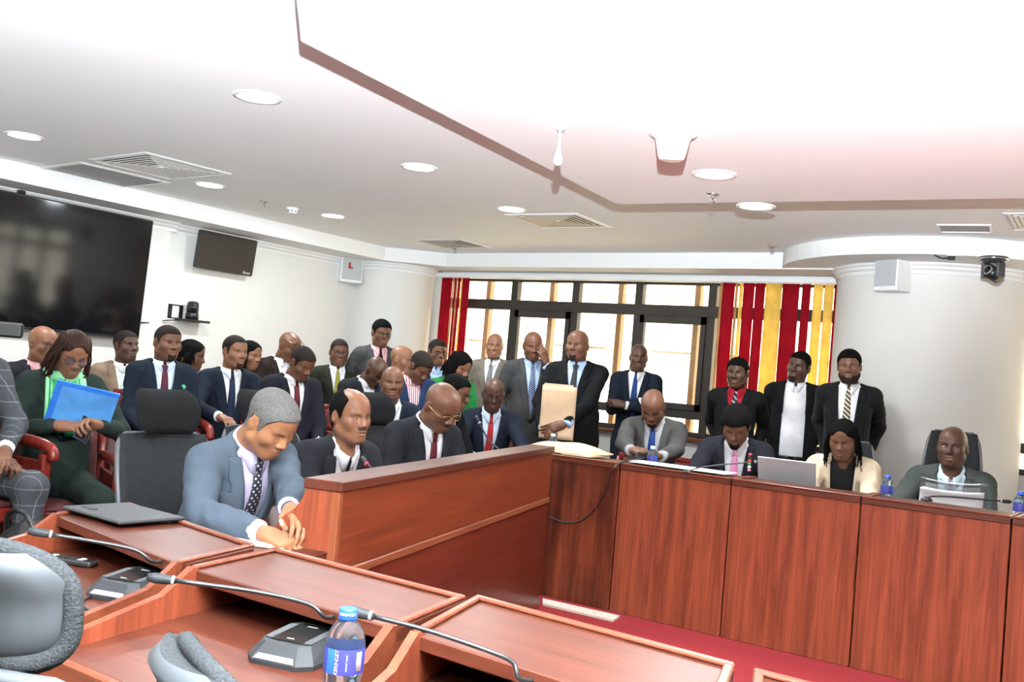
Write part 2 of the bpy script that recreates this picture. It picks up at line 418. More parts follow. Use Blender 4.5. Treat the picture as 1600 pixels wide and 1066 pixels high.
# corner column: tangent to the sight line of its right edge, meeting the left wall where the photo shows
_d = ray(674, 480)[:2]; _d /= np.linalg.norm(_d); _yl = PX(557, 430, XL)[1]; best = None
for cy_ in np.linspace(YW - 0.9, YW + 0.3, 200):
    cx_ = XL + 0.12; r_ = abs(cx_ * _d[1] - cy_ * _d[0])
    if r_ > 0.13:
        e_ = abs(cy_ - math.sqrt(r_ * r_ - 0.0144) - _yl)
        if best is None or e_ < best[0]: best = (e_, cx_, cy_, r_)
_, LCX, LCY, LCR = best
LCR = min(LCR, 0.9)
round_col('wall_column_left', (LCX, LCY), LCR)
# cornice mouldings under the soffit
prof = [(0.0, -0.085), (0.012, -0.085), (0.016, -0.06), (0.034, -0.045), (0.038, -0.028), (0.056, -0.015), (0.06, 0.0), (0.0, 0.0)]
cm = MB()
cm.extrude(prof, (XL, 5.56, ZS), (1, 0, 0), (0, 0, 1), (0, 1, 0), LCY - LCR * 0.9 - 5.56)
cm.extrude(prof, (XL + 0.07, YF, ZS), (1, 0, 0), (0, 0, 1), (0, 1, 0), 5.56 + 0.05 - YF)
struct(cm.build('trim_5', PLASTER))
cm = MB(); cm.extrude([(a, b * 0.8) for a, b in prof], (WX0 + 0.02, YW, ZS), (0, -1, 0), (0, 0, 1), (1, 0, 0), CC[0] - WX0)
cm.box((WX0 - 0.05, YW - 0.13, HEAD - 0.03), (CC[0], YW, HEAD + 0.012))                       # pelmet board
struct(cm.build('trim_6', PLASTER))
struct(MB().lathe([(CRAD + a, ZS + 0.012 + b) for a, b in prof], (CC[0], CC[1], 0), 64).build('trim_7', PLASTER, None, False))
struct(MB().lathe([(LCR + a * 0.9, ZS + b) for a, b in prof], (LCX, LCY, 0), 48).build('trim_8', PLASTER, None, False))
struct(MB().box((XL + 0.07, YF, 0), (XL + 0.085, 5.56, 0.1)).box((XL, 5.56, 0), (XL + 0.015, LCY, 0.1)).build('baseboard_left', wood('wood_base', (0.07, 0.015, 0.008), (0.2, 0.05, 0.025), 'y')))

# ------------------------------------------------------------------ windows
PANE = glass('window_glass', (0.96, 0.97, 0.95), 0.02, 0.05)
def window(name, x0, x1, mull, fins, lowbar):
    root = struct(empty(name, ((x0 + x1) / 2, YW + 0.1, SILL)))
    ox, oy, oz = root.location
    yb0, yb1 = YW + 0.06, YW + 0.13
    def bar(nm, a, b, m=DARKF, par=None):
        return MB().box(tuple(np.array(a) - (ox, oy, oz)), tuple(np.array(b) - (ox, oy, oz)), 0.004).build(nm, m, root)
    bar('frame_head', (x0, yb0, HEAD - 0.05), (x1, yb1, HEAD)); bar('frame_sill', (x0, yb0, SILL), (x1, yb1, SILL + 0.05))
    bar('transom', (x0, yb0 - 0.02, 2.035), (x1, yb1, 2.145)); bar('low_rail', (x0, yb0 - 0.01, 1.035), (x1, yb1, 1.12))
    xs = [x0] + mull + [x1]
    for x in mull: bar('mullion', (x - 0.042, yb0 - 0.012, SILL), (x + 0.042, yb1, HEAD))
    for i, (a, b) in enumerate(zip(xs[:-1], xs[1:])):
        for z0, z1 in ((SILL + 0.05, 1.035), (1.12, 2.035), (2.145, HEAD - 0.05)):
            MB().box((a + 0.03 - ox, yb0 + 0.025 - oy, z0 - oz), (b - 0.03 - ox, yb0 + 0.031 - oy, z1 - oz)).build('pane', PANE, root)
        if i in lowbar:                                             # opening sash inside the bay
            s0, s1 = a + 0.042, b - 0.042
            m = MB()
            for p, q in (((s0, yb0 - 0.03, 1.12), (s0 + 0.05, yb0 + 0.02, 2.035)), ((s1 - 0.05, yb0 - 0.03, 1.12), (s1, yb0 + 0.02, 2.035)), ((s0, yb0 - 0.03, 1.96), (s1, yb0 + 0.02, 2.035)), ((s0, yb0 - 0.03, 1.12), (s1, yb0 + 0.02, 1.18))):
                m.box(tuple(np.array(p) - (ox, oy, oz)), tuple(np.array(q) - (ox, oy, oz)))
            m.build('sash', DARKF, root)
    for x in fins: bar('outer_fin', (x - 0.03, YW + 0.30, 0.3), (x + 0.03, YW + 0.38, 3.2), FIN)
    return root
window('window_1', WX0, WX1, [-6.26, -5.47, -4.72, -3.92, -3.15], [-5.93, -5.07, -4.19, -3.4, -6.8], (1, 3))
window('window_2', WX2, WX3, [-0.85, -0.05, 0.75, 1.55, 2.4], [-0.5, 0.35, 1.2], ())
# the street side: an office block facing the window
BY = YW + 17
fb = empty('office_building', (-14, BY, -12)); tag(fb, 'pale sunlit office block seen through the window behind the blinds', 'building')
FAC = mat('facade_cream', (0.80, 0.72, 0.56), 0.8, var=0.05, scale=0.6); FG = mat('facade_glass', (0.42, 0.42, 0.38), 0.2, var=0.2, scale=0.5)
MB().box((-30, 0.35, 0), (34, 8, 40)).build('wall', FAC, fb)
for k in range(11): MB().box((-30, 0.0, 1.2 + k * 3.3), (34, 0.36, 2.7 + k * 3.3)).build('spandrel', FAC, fb)
for k in range(3, 9):
    for j in range(13): MB().box((-27 + j * 4.6, 0.20, 2.75 + k * 3.3), (-27 + j * 4.6 + 3.3, 0.34, 4.45 + k * 3.3)).build('window_band', FG, fb)
for k in range(14): MB().box((-29.6 + k * 4.6, -0.12, 0), (-28.9 + k * 4.6, 0.36, 40)).build('pilaster', FAC, fb)
struct(MB().box((-60, YW + 0.6, -12.2), (60, BY + 20, -12)).build('ground_street', mat('asphalt', (0.25, 0.24, 0.22), 0.9)))

# ================================================================== desks
M_D, M_L = (0.115, 0.023, 0.012), (0.31, 0.074, 0.034)
WV = wood('mahogany_vertical', M_D, M_L, 'z'); WH = wood('mahogany_level', (0.050, 0.0115, 0.0062), (0.108, 0.027, 0.0135), 'x', 0.38)
WP = wood('mahogany_panel', (0.12, 0.020, 0.009), (0.30, 0.062, 0.024), 'y', 0.3); WS = wood('mahogany_stained', (0.06, 0.012, 0.007), (0.24, 0.055, 0.024), 'z', 0.35, 1.0, 0.75)
WE = wood('mahogany_edge', (0.11, 0.026, 0.012), (0.20, 0.052, 0.024), 'x', 0.3)
WI = mat('desk_inside', (0.05, 0.014, 0.009), 0.6, var=0.3)
def desk_unit(p0, p1, zt, label, front=WV, depth=0.70, drop=0.11, ledge=0.30, group=None, shear=0.0):
    """p0 to p1 run along the public face; the sitter is on the left of that line"""
    p0, p1 = np.array(p0[:2], float), np.array(p1[:2], float)
    W = np.linalg.norm(p1 - p0); a = math.atan2(*(p1 - p0)[::-1])
    r = empty('conference_desk', (p0[0], p0[1], 0), a); tag(r, label, 'desk', group)
    g = 0.004; zw = zt - drop
    n0 = len(bpy.data.objects)
    MB().box((g, 0.0, 0.0), (W - g, 0.022, zt - 0.028), 0.003).build('front_panel', front, r)
    lg = MB().box((g, -0.006, zt - 0.03), (W - g, ledge, zt), 0.003).build('ledge', WH, r)
    rb = MB().box((g, -0.008, zt), (W - g, 0.014, zt + 0.009), 0.003).box((g, 0.014, zt), (g + 0.02, ledge, zt + 0.009), 0.003).box((W - g - 0.02, 0.014, zt), (W - g, ledge, zt + 0.009), 0.003)
    rb.build('rim', WE, lg)
    MB().box((0.02, 0.022, zw - 0.03), (W - 0.02, depth, zw), 0.003).build('work_surface', WH, r)
    MB().box((0.02, depth - 0.004, zw - 0.075), (W - 0.02, depth + 0.016, zw - 0.001), 0.003).build('front_edge', WE, r)
    MB().box((0.03, 0.024, zw), (W - 0.03, 0.03, zt - 0.03)).build('back_board', WI, r)
    for k, x in enumerate((g, W - g - 0.022)):
        prof_ = [(0.022, 0), (depth - 0.05, 0), (depth - 0.05, zw - 0.12), (depth + 0.012, zw - 0.07), (depth + 0.018, zw + 0.018), (depth - 0.05, zw + 0.028), (ledge + 0.10, zt - 0.04), (ledge + 0.01, zt + 0.008), (ledge - 0.02, zt - 0.001), (0.022, zt - 0.03)]
        MB().extrude(prof_, (x, 0, 0), (0, 1, 0), (0, 0, 1), (1, 0, 0), 0.022).build('side_panel', WE if k == 0 else WV, r)
    for o in [r] + list(r.children_recursive):
        if o.type == 'MESH' and shear:
            for v in o.data.vertices: v.co.x += shear * v.co.y
    return r
def unit2(v): v = np.array(v[:2], float); return v / np.linalg.norm(v)
# right-hand row: public faces along Y = 5.16
RDX = [-2.745, -2.06, -1.37, -0.685, 0.0]
rl = ['conference desk at the right with a black gooseneck microphone and white paper on its ledge', 'conference desk carrying the open silver laptop', 'conference desk of the man in the grey-green suit', 'conference desk cut by the right edge of the photo']
desk_unit((-3.48, 5.15), (RDX[0], 5.16), 0.85, 'narrow dark-stained desk end under the flat brown envelope', WS, group='right-hand row of desks')
for k in range(4): desk_unit((RDX[k], 5.16), (RDX[k + 1], 5.16), 0.85, rl[k], WV, group='right-hand row of desks')
# near row, seen from the sitters' side
ND = [(PZ(397, 856, .8), PZ(198, 789, .8), PZ(284, 883, .8), 'near conference desk with a black tablet case on its ledge, leftmost'),
      (PZ(728, 938, .8), PZ(425, 860, .8), PZ(621, 984, .8), 'near conference desk with the open water bottle on its worktop'),
      (PZ(1150, 1045, .8), PZ(741, 935, .8), PZ(642, 989, .8) + PZ(1150, 1045, .8) - PZ(741, 935, .8), 'near conference desk with a bare ledge beside the red carpet')]
for a, b, c, l in ND:
    e = unit2(b - a); q = (c - a)[:2]; ly = e[0] * q[1] - e[1] * q[0]; sh_ = (q @ e) / ly
    desk_unit(a, b, 0.80, l, depth=0.70, drop=0.10, group='near row of desks', shear=sh_, ledge=ly)
a = PZ(1150, 1045, .8)
desk_unit((a[0] + 0.68, a[1] - 0.01), (a[0] + 0.03, a[1]), 0.80, 'near conference desk showing only its corner at the bottom right', depth=0.70, drop=0.10, group='near row of desks', shear=sh_)
# long bench desk between the rows: tall front towards the room, three men behind it
B0 = PZ(531, 753, .926)[:2]; B1_ = np.array([-3.03, 4.86]); bl = np.linalg.norm(B1_ - B0); bd = (B1_ - B0) / bl
ba = math.atan2(bd[1], bd[0])
bench = empty('bench_desk', (B0[0], B0[1], 0), ba); tag(bench, 'long mahogany bench desk with a tall two-panel front and capped ledge', 'desk')
MB().box((0.0, 0.0, 0.0), (bl, 0.022, 0.615), 0.003).build('lower_panel', wood('mahogany_lower', (0.07, 0.010, 0.006), (0.145, 0.025, 0.012), 'x', 0.3), bench)
MB().box((0.0, -0.008, 0.605), (bl, 0.022, 0.635), 0.003).build('mid_rail', wood('mahogany_rail', (0.17, 0.05, 0.022), (0.28, 0.09, 0.04), 'x', 0.3), bench)
MB().box((0.03, 0.0, 0.635), (bl, 0.022, 0.895), 0.003).build('upper_panel', wood('mahogany_upper', (0.12, 0.023, 0.010), (0.22, 0.048, 0.018), 'x', 0.3), bench)
MB().box((0.0, -0.004, 0.635), (0.03, 0.026, 0.895), 0.003).build('corner_post', wood('mahogany_post', (0.17, 0.045, 0.02), (0.29, 0.09, 0.04), 'z', 0.3), bench)
MB().box((-0.006, -0.012, 0.893), (bl + 0.004, 0.125, 0.926), 0.003).build('top_ledge', WH, bench)
ep = [(0.022, 0.0), (0.62, 0.0), (0.62, 0.66), (0.245, 0.68), (0.215, 0.76), (0.19, 0.795), (0.15, 0.825), (0.127, 0.86), (0.118, 0.893), (0.022, 0.893)]
for x in (0.0, bl - 0.025):
    MB().extrude(ep, (x, 0, 0), (0, 1, 0), (0, 0, 1), (1, 0, 0), 0.025).build('end_panel', WV, bench)
MB().box((-0.34, 0.022, 0.672), (bl - 0.025, 0.64, 0.70), 0.003).build('work_surface', WH, bench)
for x in (0.85, 1.7): MB().extrude([(0.022, 0.0), (0.6, 0.0), (0.6, 0.672), (0.022, 0.672)], (x, 0, 0), (0, 1, 0), (0, 0, 1), (1, 0, 0), 0.02).build('support_panel', WV, bench)
BW = lambda x, y, z: np.array([B0[0], B0[1], 0]) + rotz(ba) @ np.array([x, y, z])

# ================================================================== chairs
MESHF = mat('chair_mesh', (0.020, 0.021, 0.022), 0.8, var=0.5, scale=220, bump=0.9, bscale=260, spec=0.1)
FABR = mat('chair_fabric', (0.0075, 0.0075, 0.008), 0.9, var=0.25, scale=160, bump=0.7, bscale=300, spec=0.12)
PLAST = mat('chair_plastic_black', (0.015, 0.015, 0.016), 0.4); PLG = mat('chair_plastic_grey', (0.062, 0.068, 0.075), 0.5, var=0.05)
RIMG = mat('chair_rim_grey', (0.07, 0.073, 0.078), 0.4)
FABG = mat('chair_fabric_grey', (0.030, 0.032, 0.034), 0.9, var=0.35, scale=240, bump=0.9, bscale=280, spec=0.05)
def headrest(mbp, mbs, c, w, hh, d, R):
    """padded head cushion: bowed across, rolled over at the top; front pad into mbp, back shell into mbs"""
    nu, nv = 17, 13
    F_, B_ = [], []
    for i in range(nv):
        t = i / (nv - 1); zz = (t - 0.5) * hh
        row, rowb = [], []
        for j in range(nu):
            s = j / (nu - 1) * 2 - 1
            taper = 1 - 0.30 * abs(2 * t - 1) ** 3 - 0.06 * (1 - t)
            x = s * w / 2 * taper
            edge = (1 - abs(s) ** 4) ** 0.5 * (1 - abs(2 * t - 1) ** 6) ** 0.5
            yc = 0.03 * s * s + (-0.055 * max(0, t - 0.55) ** 1.3 * 2) + 0.02 * (1 - t)
            row.append((x, yc + d * 0.55 * edge, zz)); rowb.append((x, yc - d * 0.45 * edge, zz))
        F_.append(row); B_.append(rowb)
    for G, mb_, fl in ((F_, mbp, False), (B_, mbs, True)):
        V = [R @ np.array(p) + np.array(c) for r_ in G for p in r_]
        f = []
        for i in range(nv - 1):
            for j in range(nu - 1):
                q = (i * nu + j, i * nu + j + 1, (i + 1) * nu + j + 1, (i + 1) * nu + j)
                f.append(q if fl else q[::-1])
        mb_.add(V, f)
def office_chair(loc, rz, label, seat=0.46, head=1.06, hw_=0.31, hh=0.19, grey=False, tilt=0.14, plain=False, hx=0.0, bw=0.215):
    r = empty('office_chair', loc, rz); tag(r, label, 'chair', None)
    s = MB(); n = 20                                               # seat cushion, waterfall front
    G = [[(sx * 0.245 * (1 - 0.06 * abs(t) ** 3), 0.24 * t, seat - 0.03 * max(0, t) ** 3 + 0.012 * sx * sx) for sx in np.linspace(-1, 1, 9)] for t in np.linspace(1, -1, 9)]
    s.sheet(G, 0.07); s.build('seat', FABG if grey else FABR, r, True)
    # back: bowed mesh panel in a rim
    R = rotx(-0.0) ; bz0, bz1 = seat + 0.08, head - (0.0 if plain else hh * 0.5 + 0.0)
    def bp(u, t): 
        wd = bw + 0.02 * math.sin(t * 2.6) - 0.03 * t ** 3
        return np.array([u * wd, -0.23 - tilt * t * 0.9 + 0.035 * (u * u - 1) + 0.05 * math.sin(math.pi * t) * 0.6, bz0 + (bz1 - bz0) * t])
    G = [[bp(u, t) for u in np.linspace(-1, 1, 11)] for t in np.linspace(0, 1, 13)]
    bk = MB().sheet(G, 0.012).build('backrest', FABG if grey else MESHF, r, True)
    rim = [bp(1, t) for t in np.linspace(0, 0.9, 10)] + [bp(0.93, 0.97), bp(0.8, 1.0)] + [bp(u, 1.0) for u in np.linspace(0.6, -0.6, 7)] + [bp(-0.8, 1.0), bp(-0.93, 0.97)] + [bp(-1, t) for t in np.linspace(0.9, 0, 10)] + [bp(u, 0) for u in np.linspace(-0.8, 0.8, 7)]
    rim.append(rim[0])
    MB().tube(rim, 0.012, 8, False).build('back_rim', RIMG if not grey else PLG, bk, True)
    spine = [(0, -0.20, seat - 0.06), (0, -0.30, seat + 0.02), (0, -0.33, seat + 0.25), tuple(bp(0, 0.85) - (0, 0.02, 0)), (hx, bp(0, 1)[1] - 0.035, bz1 - 0.02 if plain else bz1 + 0.06)] + ([] if plain else [(hx, bp(0, 1)[1] - 0.02, head)])
    MB().tube(spline(spine, 18), 0.018, 8).build('spine', PLG if grey else PLAST, r, True)
    if not plain: mp, ms = MB(), MB(); Rh = rotx(0.12)
    hc = (hx, bp(0, 1)[1] + 0.025, head)
    if not plain:
        headrest(mp, ms, hc, hw_, hh, 0.07, Rh)
        hp_ = mp.build('headrest', FABG if grey else FABR, r, True)
        ms.build('headrest_shell', PLG if grey else FABR, hp_, True)
    if grey:                                                        # moulded oval recess and piping on the back of the shell
        ov = [(hx + 0.075 * math.copysign(abs(math.cos(a)) ** 0.7, math.cos(a)), hc[1] - 0.034 - 0.0, head - 0.006 + 0.048 * math.copysign(abs(math.sin(a)) ** 0.7, math.sin(a))) for a in np.linspace(0, 2 * math.pi, 33)]
        MB().tube(ov, 0.0035, 6, False).build('shell_ring', RIMG, hp_, True)
        pp = [tuple(Rh @ np.array((s_ * hw_ / 2 * 0.93 * math.copysign(abs(math.cos(a)) ** 0.6, math.cos(a)) , 0.0, hh * 0.47 * math.copysign(abs(math.sin(a)) ** 0.6, math.sin(a)))) + np.array(hc) + np.array([0, 0.005 + 0.03 * math.cos(a) ** 2, 0])) for s_ in (1,) for a in np.linspace(0, 2 * math.pi, 41)]
        MB().tube(pp, 0.014, 8, False).build('headrest_edge', FABG, hp_, True)
    for sx in (-1, 1):
        am = MB().tube([(0.27 * sx, 0.02, seat - 0.02), (0.285 * sx, 0.0, seat + 0.1), (0.285 * sx, -0.02, seat + 0.19)], 0.016, 8).build('arm_post', PLAST, r, True)
        MB().box((0.285 * sx - 0.04, -0.13, seat + 0.19), (0.285 * sx + 0.04, 0.13, seat + 0.215), 0.01).build('armrest', PLAST, r)
    MB().box((-0.12, -0.14, seat - 0.09), (0.12, 0.12, seat - 0.04), 0.015).build('mechanism', PLAST, r)
    MB().lathe([(0.0, seat - 0.08), (0.026, seat - 0.08), (0.026, 0.24), (0.034, 0.24), (0.034, 0.09), (0.0, 0.09)], (0, 0, 0), 14).build('gas_lift', PLAST, r, True)
    for k in range(5):
        a = 2 * math.pi * k / 5 + 0.3; c_, s_ = math.cos(a), math.sin(a)
        lg = MB().tube([(0.03 * c_, 0.03 * s_, 0.125), (0.17 * c_, 0.17 * s_, 0.105), (0.31 * c_, 0.31 * s_, 0.075)], [0.026, 0.022, 0.016], 8).build('base_leg', PLAST, r, True)
        Rw = rotz(a) @ rotx(math.pi / 2)
        MB().lathe([(0.0, -0.022), (0.02, -0.022), (0.027, -0.012), (0.027, 0.012), (0.02, 0.022), (0.0, 0.022)], (0.31 * c_, 0.31 * s_, 0.029), 12, R=Rw).build('caster', PLAST, lg, True)
    return r
REDW = wood('chair_wood_red', (0.10, 0.010, 0.007), (0.22, 0.026, 0.016), 'z', 0.25); UPH = mat('chair_upholstery', (0.10, 0.02, 0.022), 0.85, var=0.4, scale=80, bump=0.3)
_arm = []
def armchair(loc, rz, label):
    if _arm:
        r = copy_tree(_arm[0]); r.location = tuple(map(float, loc)); r.rotation_euler = (0, 0, rz); tag(r, label, 'chair', 'red wooden armchairs along the left'); return r
    r = empty('wooden_armchair', loc, rz); tag(r, label, 'chair', 'red wooden armchairs along the left'); _arm.append(r)
    st = MB().box((-0.26, -0.24, 0.36), (0.26, 0.27, 0.42), 0.01).build('seat_frame', REDW, r)
    MB().sheet([[(x, y, 0.43 + 0.03 * (1 - (x / 0.26) ** 4) * (1 - (y / 0.27) ** 4)) for y in np.linspace(-0.23, 0.26, 7)] for x in np.linspace(-0.24, 0.24, 7)], 0.01, np.broadcast_to(np.array([0, 0, -1.0]), (7, 7, 3))).build('cushion', UPH, st, True)
    for sx in (-1, 1):
        MB().box((sx * 0.27 - 0.025, 0.22, 0.0), (sx * 0.27 + 0.025, 0.27, 0.63), 0.008).build('leg', REDW, r)
        MB().tube([(sx * 0.265, -0.25, 0.0), (sx * 0.265, -0.24, 0.42), (sx * 0.265, -0.28, 0.80)], 0.024, 8).build('leg', REDW, r, True)
        pts = spline([(sx * 0.27, -0.27, 0.665), (sx * 0.275, -0.05, 0.675), (sx * 0.275, 0.2, 0.665), (sx * 0.275, 0.29, 0.645), (sx * 0.275, 0.305, 0.605)], 14)
        MB().tube(pts, 0.027, 8).build('armrest', REDW, r, True)
        MB().box((sx * 0.27 - 0.012, -0.22, 0.42), (sx * 0.27 + 0.012, 0.22, 0.60), 0.004).build('arm_panel', REDW, r)
    b = MB(); b.sheet([[(x, -0.255 - 0.05 * t + 0.02 * (x / 0.24) ** 2, 0.46 + 0.33 * t) for x in np.linspace(-0.24, 0.24, 7)] for t in np.linspace(0, 1, 6)], 0.05); b.build('backrest', UPH, r, True)
    MB().tube([(-0.27, -0.29, 0.80), (0, -0.30, 0.815), (0.27, -0.29, 0.80)], 0.026, 8).build('crest_rail', REDW, r, True)
    return r

# ================================================================== ceiling fixtures
LAMP = mat('lamp_diffuser', (1, 1, 1), 0.5, emit=(1.0, 0.98, 0.94), estr=9.0)
TRIM = mat('fixture_white', (0.82, 0.82, 0.82), 0.45, var=0.02); CHROME = mat('chrome', (0.6, 0.6, 0.6), 0.2, 0.95, var=0.03)
BLK = mat('device_black', (0.012, 0.012, 0.013), 0.35, var=0.1); GREYG = mat('speaker_grille', (0.48, 0.50, 0.51), 0.7, var=0.1, scale=300, bump=0.5, bscale=700)
SHD = mat('vent_shadow', (0.10, 0.095, 0.09), 0.9); VENTW = mat('vent_white', (0.70, 0.68, 0.64), 0.6, var=0.05)
low = BAY
LP = [(38, 212, ZC, 'round downlight nearest the top left, above the television'), (402, 151, ZC, 'large round downlight with a grey rim, left of the ceiling edge'), (328, 289, ZC, 'round downlight beside the square ceiling vent'),
      (655, 261, ZC, 'round downlight in the middle of the ceiling, left of the lower bay'), (520, 337, ZC, 'round downlight above the wall speaker and corner column'), (799, 327, ZC, 'round downlight touching the beige ceiling vent'),
      (1116, 272, low, 'round downlight behind the white conical fitting'), (1181, 322, low, 'round downlight at the edge of the lower ceiling bay')]
for px, py, z, lb in LP:
    p = PZ(px, py, z)
    r = empty('downlight', (p[0], p[1], z)); tag(r, lb, 'light', 'recessed downlights')
    MB().lathe([(0.095, 0.0), (0.118, 0.0), (0.116, -0.006), (0.098, -0.008), (0.095, 0.0)], (0, 0, 0), 32).build('trim_ring', TRIM, r, True)
    MB().lathe([(0.0, -0.004), (0.097, -0.004), (0.097, 0.0), (0.0, 0.0)], (0, 0, 0), 32).build('diffuser', LAMP, r)
    L = bpy.data.lights.new('downlight_lamp', 'AREA'); L.shape = 'DISK'; L.size = 0.18; L.energy = 23; L.color = (0.90, 0.97, 1.0)
    lo_ = bpy.data.objects.new('downlight_lamp', L); COL.objects.link(lo_); lo_.parent = r; lo_.location = (0, 0, -0.012)
for wx, wy in ((-0.6, 1.0), (1.8, 1.0), (1.8, 4.2), (-0.6, -1.6), (1.8, -1.6), (-3.2, -1.6), (-5.8, -1.2), (-5.8, 1.2)):       # the same lamps further along the ceiling, outside the photo
    L = bpy.data.lights.new('downlight_lamp', 'AREA'); L.shape = 'DISK'; L.size = 0.18; L.energy = 23; L.color = (0.90, 0.97, 1.0)
    z = low if wx > -3.0 and wy > -0.2 else ZC
    r = empty('downlight', (wx, wy, z)); tag(r, 'round downlight overhead, outside the photo', 'light', 'recessed downlights outside the photo')
    MB().lathe([(0.0, -0.004), (0.097, -0.004), (0.118, -0.002), (0.118, 0.0), (0.0, 0.0)], (0, 0, 0), 24).build('diffuser', LAMP, r)
    lo_ = bpy.data.objects.new('downlight_lamp', L); COL.objects.link(lo_); lo_.parent = r; lo_.location = (0, 0, -0.012)
def vent(pts, z, label, rings=6, m=VENTW, open_=False, frame=TRIM):
    P = [PZ(x, y, z)[:2] for x, y in pts]; c = sum(P) / 4
    u = ((P[1] - P[0]) + (P[2] - P[3])) / 2; v = ((P[3] - P[0]) + (P[2] - P[1])) / 2
    hu, hv = np.linalg.norm(u) / 2, np.linalg.norm(v) / 2; a = math.atan2(u[1], u[0])
    r = empty('ceiling_vent', (c[0], c[1], z), a); tag(r, label, 'vent')
    def frm(k0, k1, z0, z1, mm, nm):
        mb = MB(); a0, b0, a1, b1 = hu * k0, hv * k0, hu * k1, hv * k1
        V = [(sx * A, sy * B, zz) for (A, B, zz) in ((a0, b0, z0), (a1, b1, z1), (a1, b1, z1 + 0.004), (a0, b0, z0 + 0.004)) for sx, sy in ((-1, -1), (1, -1), (1, 1), (-1, 1))]
        F = []
        for q in range(4):
            for k in range(4): F.append((q * 4 + k, q * 4 + (k + 1) % 4, ((q + 1) % 4) * 4 + (k + 1) % 4, ((q + 1) % 4) * 4 + k))
        mb.add(V, F); return mb.build(nm, mm, r)
    MB().box((-hu * 0.93, -hv * 0.93, -0.003), (hu * 0.93, hv * 0.93, -0.001)).build('backing', SHD if not open_ else mat('hatch_grey', (0.42, 0.42, 0.43), 0.8), r)
    frm(1.0, 0.92, -0.006, -0.012, frame, 'frame')
    if not open_:
        for k in range(rings):
            s = 0.90 - k * 0.86 / rings
            frm(s, s - 0.62 / rings, -0.018 + 0.008, -0.004, m, 'louvre')
        MB().box((-hu * 0.05, -hv * 0.05, -0.012), (hu * 0.05, hv * 0.05, -0.003)).build('centre_plate', m, r)
    return r
vent([(144, 246), (238, 238), (353, 270), (262, 282)], ZC, 'square ceiling vent with concentric louvres next to the open hatch', 7)
vent([(72, 262), (144, 251), (248, 286), (176, 292)], ZC, 'plain grey ceiling hatch beside the square vent', open_=True)
TANV = mat('vent_tan', (0.62, 0.52, 0.40), 0.6)
vent([(793, 334), (908, 333), (951, 354), (842, 355)], ZC, 'beige ceiling vent beside the pendant sensor', 6, TANV)
vent([(643, 374), (720, 373), (768, 386), (697, 386)], ZC, 'small dark ceiling vent above the window corner', 6, mat('vent_taupe', (0.45, 0.40, 0.36), 0.6))
vent([(1582, 332), (1690, 330), (1690, 358), (1567, 358)], ZC, 'ceiling vent at the right edge of the photo', 6)
vent([(1465, 350), (1553, 350), (1547, 362), (1467, 361)], ZC, 'thin white access panel above the round column', open_=True)
def sprinkler(px, py, z, lb):
    p = PZ(px, py, z); r = empty('sprinkler', (p[0], p[1], z)); tag(r, lb, 'sprinkler', 'fire sprinklers')
    MB().lathe([(0.0, 0), (0.04, 0), (0.036, -0.008), (0.014, -0.012), (0.0, -0.012)], (0, 0, 0), 16).build('rosette', CHROME, r, True)
    m = MB().tube([(0, 0, -0.01), (0, 0, -0.022)], 0.009, 8)
    for s in (-1, 1): m.tube([(s * 0.008, 0, -0.02), (s * 0.014, 0, -0.032), (s * 0.006, 0, -0.045)], 0.003, 6)
    m.build('yoke', CHROME, r, True)
    MB().lathe([(0.0, -0.045), (0.02, -0.046), (0.02, -0.049), (0.0, -0.05)], (0, 0, 0), 12).build('deflector', CHROME, r, True)
sprinkler(413, 315, ZC, 'chrome sprinkler beside the smoke detector'); sprinkler(711, 388, ZC, 'small sprinkler under the dark vent near the window')
sprinkler(1114, 303, low, 'chrome sprinkler between the two right-hand downlights'); sprinkler(1207, 386, ZC, 'sprinkler just left of the round column soffit')
p = PZ(457, 325, ZC); r = empty('smoke_detector', (p[0], p[1], ZC)); tag(r, 'round white smoke detector next to a sprinkler', 'detector')
MB().lathe([(0.0, 0), (0.052, 0), (0.054, -0.018), (0.046, -0.022), (0.0, -0.022)], (0, 0, 0), 24).build('base', TRIM, r, True)
MB().lathe([(0.0, -0.022), (0.042, -0.022), (0.042, -0.030), (0.036, -0.046), (0.0, -0.05)], (0, 0, 0), 24).build('dome', TRIM, r, True)
for k in range(8):
    a = k * math.pi / 4; MB().box((0.039, -0.006, -0.036), (0.044, 0.006, -0.026)).build('slot', SHD, r).rotation_euler = (0, 0, a)
# white conical fitting and hanging sensor in the lower bay
p = PZ(1052, 209, low); r = empty('conical_fitting', (p[0], p[1], low)); tag(r, 'white flared cup fitting projecting from the ceiling', 'fitting')
MB().lathe([(0.0, 0), (0.105, 0), (0.108, -0.006), (0.10, -0.012), (0.08, -0.014), (0.0, -0.014)], (0, 0, 0), 32).build('flange', TRIM, r, True)
MB().lathe([(0.083, -0.012), (0.078, -0.03), (0.062, -0.10), (0.055, -0.118), (0.0, -0.12)], (0, 0, 0), 32).build('cup', TRIM, r, True)
p = PZ(876, 200, low); r = empty('pendant_sensor', (p[0], p[1], low)); tag(r, 'thin white drop-shaped sensor hanging on a stem', 'sensor')
MB().lathe([(0.0, 0), (0.024, 0), (0.022, -0.005), (0.008, -0.014), (0.0, -0.014)], (0, 0, 0), 16).build('mount', TRIM, r, True)
MB().lathe([(0.0055, -0.01), (0.006, -0.09), (0.009, -0.105), (0.016, -0.128), (0.021, -0.147), (0.018, -0.163), (0.008, -0.173), (0.0, -0.174)], (0, 0, 0), 18).build('stem', TRIM, r, True)

